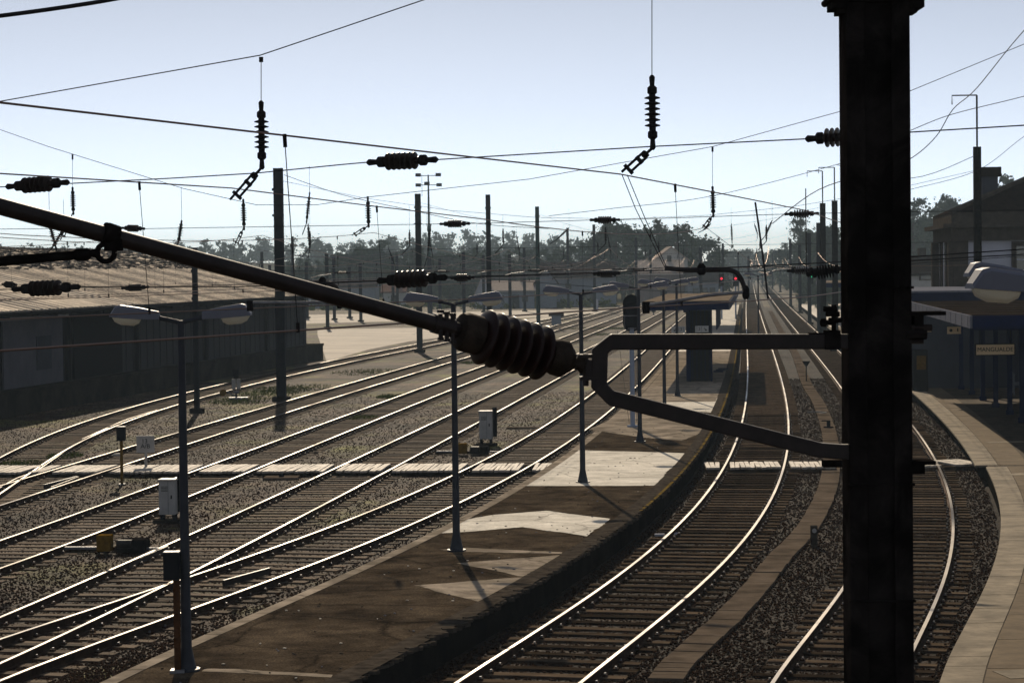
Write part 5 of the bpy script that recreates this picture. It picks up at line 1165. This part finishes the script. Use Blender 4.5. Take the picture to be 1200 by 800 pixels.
# hairpin bracket
path = [(1000,400),(985,400),(716,400.5),(703,411),(702,452),(716,466),(960,527),(985,529),(1000,529)]
pts = [q(*p, -.05) for p in path]; b = MB(); hw_ = .0245; hd = .016; vs = []
for i, p in enumerate(pts):
    t0 = (pts[min(i+1, len(pts)-1)]-pts[max(i-1, 0)]).normalized(); nn = Vector((t0.z, 0, -t0.x)).normalized()
    if 0 < i < len(pts)-1:
        a_ = (pts[i]-pts[i-1]).normalized(); c_ = (pts[i+1]-pts[i]).normalized(); kk = 1/max(.6, math.sqrt((1+a_.dot(c_))/2))
    else: kk = 1
    for sx, sy in ((1, -1), (1, 1), (-1, 1), (-1, -1)): vs.append(p+nn*hw_*kk*sx+Vector((0, hd*sy, 0)))
fs = [(i*4+k, i*4+(k+1) % 4, (i+1)*4+(k+1) % 4, (i+1)*4+k) for i in range(len(pts)-1) for k in range(4)]+[(0, 1, 2, 3), tuple(range(len(vs)-4, len(vs)))[::-1]]
b.add(vs, fs, M['rustbar']); hp = b.build('hairpin_bracket', fm, bevel=.004)
b = MB(); b.box(q(975, 398, -.05), (.05, .05, .062), M['steel']); b.box(q(960, 392, -.05), (.07, .03, .012), M['steel']); b2 = MB(); b2.box(q(975, 543, -.05), (.06, .06, .02), M['steel']); b2.build('lower_plate', fm)
for px, py in ((968, 378), (975, 368), (972, 362), (978, 375)): b.cyl(q(px-7, py, -.06), q(px+9, py, -.06), .009, M['steel'], 6)
b.cyl(q(962, 378, -.06), q(968, 378, -.06), .014, M['steel'], 6); b.cyl(q(977, 357, -.06), q(977, 400, -.06), .008, M['steel']); b.build('bracket_clamp', fm)
b = MB(); b.box(q(1084, 367, -.02), (.115, .12, .012), M['steel']); b.box(q(1074, 383, -.02), (.03, .10, .08), M['steel']); b.cyl(q(1064, 384, -.06), q(1092, 384, -.06), .012, M['rustbar'], 6)
b.cyl(q(1062, 392, -.07), q(1086, 392, -.07), .016, M['steel'], 6); b.cyl(q(1066, 400, -.07), q(1082, 400, -.07), .008, M['rustbar'], 6); b.build('side_plate', fm); b = MB(); b.box(q(1080, 541, -.05), (.075, .10, .012), M['steel']); b.box(q(1073, 549, -.05), (.05, .06, .03), M['steel']); b.build('side_bracket', fm)
# pivot and fork
b = MB(); b.cyl(q(686, 414, -.05), q(686, 448, -.05), .0095, M['rustbar'], 8); b.box(q(686, 417, -.05), (.05, .04, .012), M['rustbar']); b.box(q(687, 443, -.05), (.045, .04, .012), M['rustbar']); b.cyl(q(686, 444, -.05), q(686, 452, -.05), .011, M['rustbar'], 6); b.cyl(q(691, 421, -.05), q(691, 441, -.05), .018, M['rustbar'], 6); b.build('pivot', fm)
ia, ib = q(540, 387.5, -.22), q(662, 421, -.05); ax_ = (ib-ia); Li = ax_.length; axn = ax_.normalized()
b = MB(); e0 = q(686, 431, -.05); b.lathe(ib, e0-ib, [(0, .034), (.012, .020), (.05, .017), (.068, .024)], M['cap'], 12)
b.add([ib+Vector((.045, -.012, .018)), e0+Vector((0, -.012, .036)), e0+Vector((0, -.012, -.036)), ib+Vector((.035, -.012, -.010)), ib+Vector((.045, .012, .018)), e0+Vector((0, .012, .036)), e0+Vector((0, .012, -.036)), ib+Vector((.035, .012, -.010))],
      [(0, 1, 2, 3), (7, 6, 5, 4), (0, 4, 5, 1), (1, 5, 6, 2), (2, 6, 7, 3)], M['cap']); b.build('fork', fm)
ins = bpy.data.objects.new('insulator', None); put(ins, fm)
bpy.data.objects.remove(ins)
b = MB(); R0 = .090; prof = [(Li*.13, .048)]; z0, z1 = Li*.17, Li*.82; stp = (z1-z0)/6
for i in range(6):
    z = z0+i*stp; prof += [(z, .050), (z+stp*.10, .056), (z+stp*.20, .070), (z+stp*.36, R0*.97), (z+stp*.46, R0), (z+stp*.56, R0*.985), (z+stp*.62, R0*.93), (z+stp*.60, .074), (z+stp*.68, .056), (z+stp*.82, .050)]
prof += [(z1+.004, .048), (z1+.012, .046)]
b.lathe(ia, axn, prof, M['porc'], 48); ins = b.build('insulator', fm, smooth=True)
b = MB(); b.lathe(ia, axn, [(-.012, .030), (-.004, .056), (.010, .063), (Li*.16, .063), (Li*.175, .058), (Li*.18, .048)], M['cap'], 36); b.build('cap', ins, smooth=True); b = MB()
b.lathe(ia, axn, [(Li*.83, .046), (Li*.835, .052), (Li*.90, .060), (Li*.985, .061), (Li*1.01, .052), (Li*1.05, .040), (Li*1.06, .025)], M['cap'], 36); b.build('cap', ins, smooth=True)
# tube
t0, t1, t2 = q(527, 384, -.25), q(130, 277, -.75), q(-140, 204, -1.05)
b = MB(); b.cyl(t0, t2, .0252, M['rustbar'], 24); b.build('stay_tube', fm, smooth=True)
td = (t2-t0).normalized(); b = MB(); b.cyl(t0-td*.012, t0+td*.06, .030, M['rustbar'], 20); b.cyl(ia-axn*.01, t0, .024, M['rustbar'], 14)
for k in range(3):
    c = t0-td*(.012-.022*k)+Vector((0, -.01, 0)); b.cyl(c+Vector((0, -.012, .045-.004*k)), c+Vector((0, -.012, -.043)), .0075, M['rustbar'], 6); b.lathe(c+Vector((0, -.012, .040)), (0, 0, 1), [(0, .012), (.010, .012)], M['rustbar'], 6); b.lathe(c+Vector((0, -.012, -.046)), (0, 0, 1), [(0, .011), (.009, .011)], M['rustbar'], 6)
b.build('tube_clamp', fm)
# hook and registration rod
hk = q(127, 284, -.76); b = MB(); b.lathe(q(138, 277, -.75), td, [(0, .031), (.03, .033), (.045, .031)], M['steel'], 16)
b.box(q(133, 287, -.76), (.05, .045, .035), M['steel']); b.cyl(q(133, 270, -.76), q(133, 292, -.76), .010, M['steel'], 8)
cr = q(124, 296, -.77); ring = [cr+Vector((math.cos(a)*.0255, 0, math.sin(a)*.0255)) for a in np.linspace(0, 2*math.pi, 19)]; b.tube(ring, .0085, M['steel'], 8); hko = b.build('hook', fm)
b = MB(); a0 = q(117, 296.5, -.77); a1 = q(106, 297.5, -.77); a2 = q(87, 299, -.77); a3 = q(-140, 318, -.95)
b.lathe(a0, (-1, 0, 0), [(0, .010), (.01, .015), (.03, .009)], M['steel'], 12); b.cyl(a0, a1, .009, M['steel'], 10); b.lathe(a1, a2-a1, [(0, .013), (.008, .0185), ((a2-a1).length-.008, .0185), ((a2-a1).length, .014)], M['steel'], 16); b.cyl(a2, a3, .0135, M['steel'], 14, .0165); b.build('hanging_rod', fm, smooth=True)

# ------------------------------------------------------------ haze
hz = MB(); hz.box((0, 1585, 21), (3060, 3240, 44), M['dark']); ho = hz.build('haze'); ho.data.materials.clear()
vmx = bpy.data.materials.new('haze'); vmx.use_nodes = True; n = vmx.node_tree; n.nodes.remove(n.nodes['Principled BSDF']); v = n.nodes.new('ShaderNodeVolumePrincipled')
v.inputs['Color'].default_value = (.68, .86, 1.0, 1); v.inputs['Density'].default_value = .00032; v.inputs['Anisotropy'].default_value = .0
n.links.new(v.outputs[0], n.nodes['Material Output'].inputs['Volume']); ho.data.materials.append(vmx); tag(ho, 'thin blue haze filling the air over the yard', 'haze', kind='stuff')
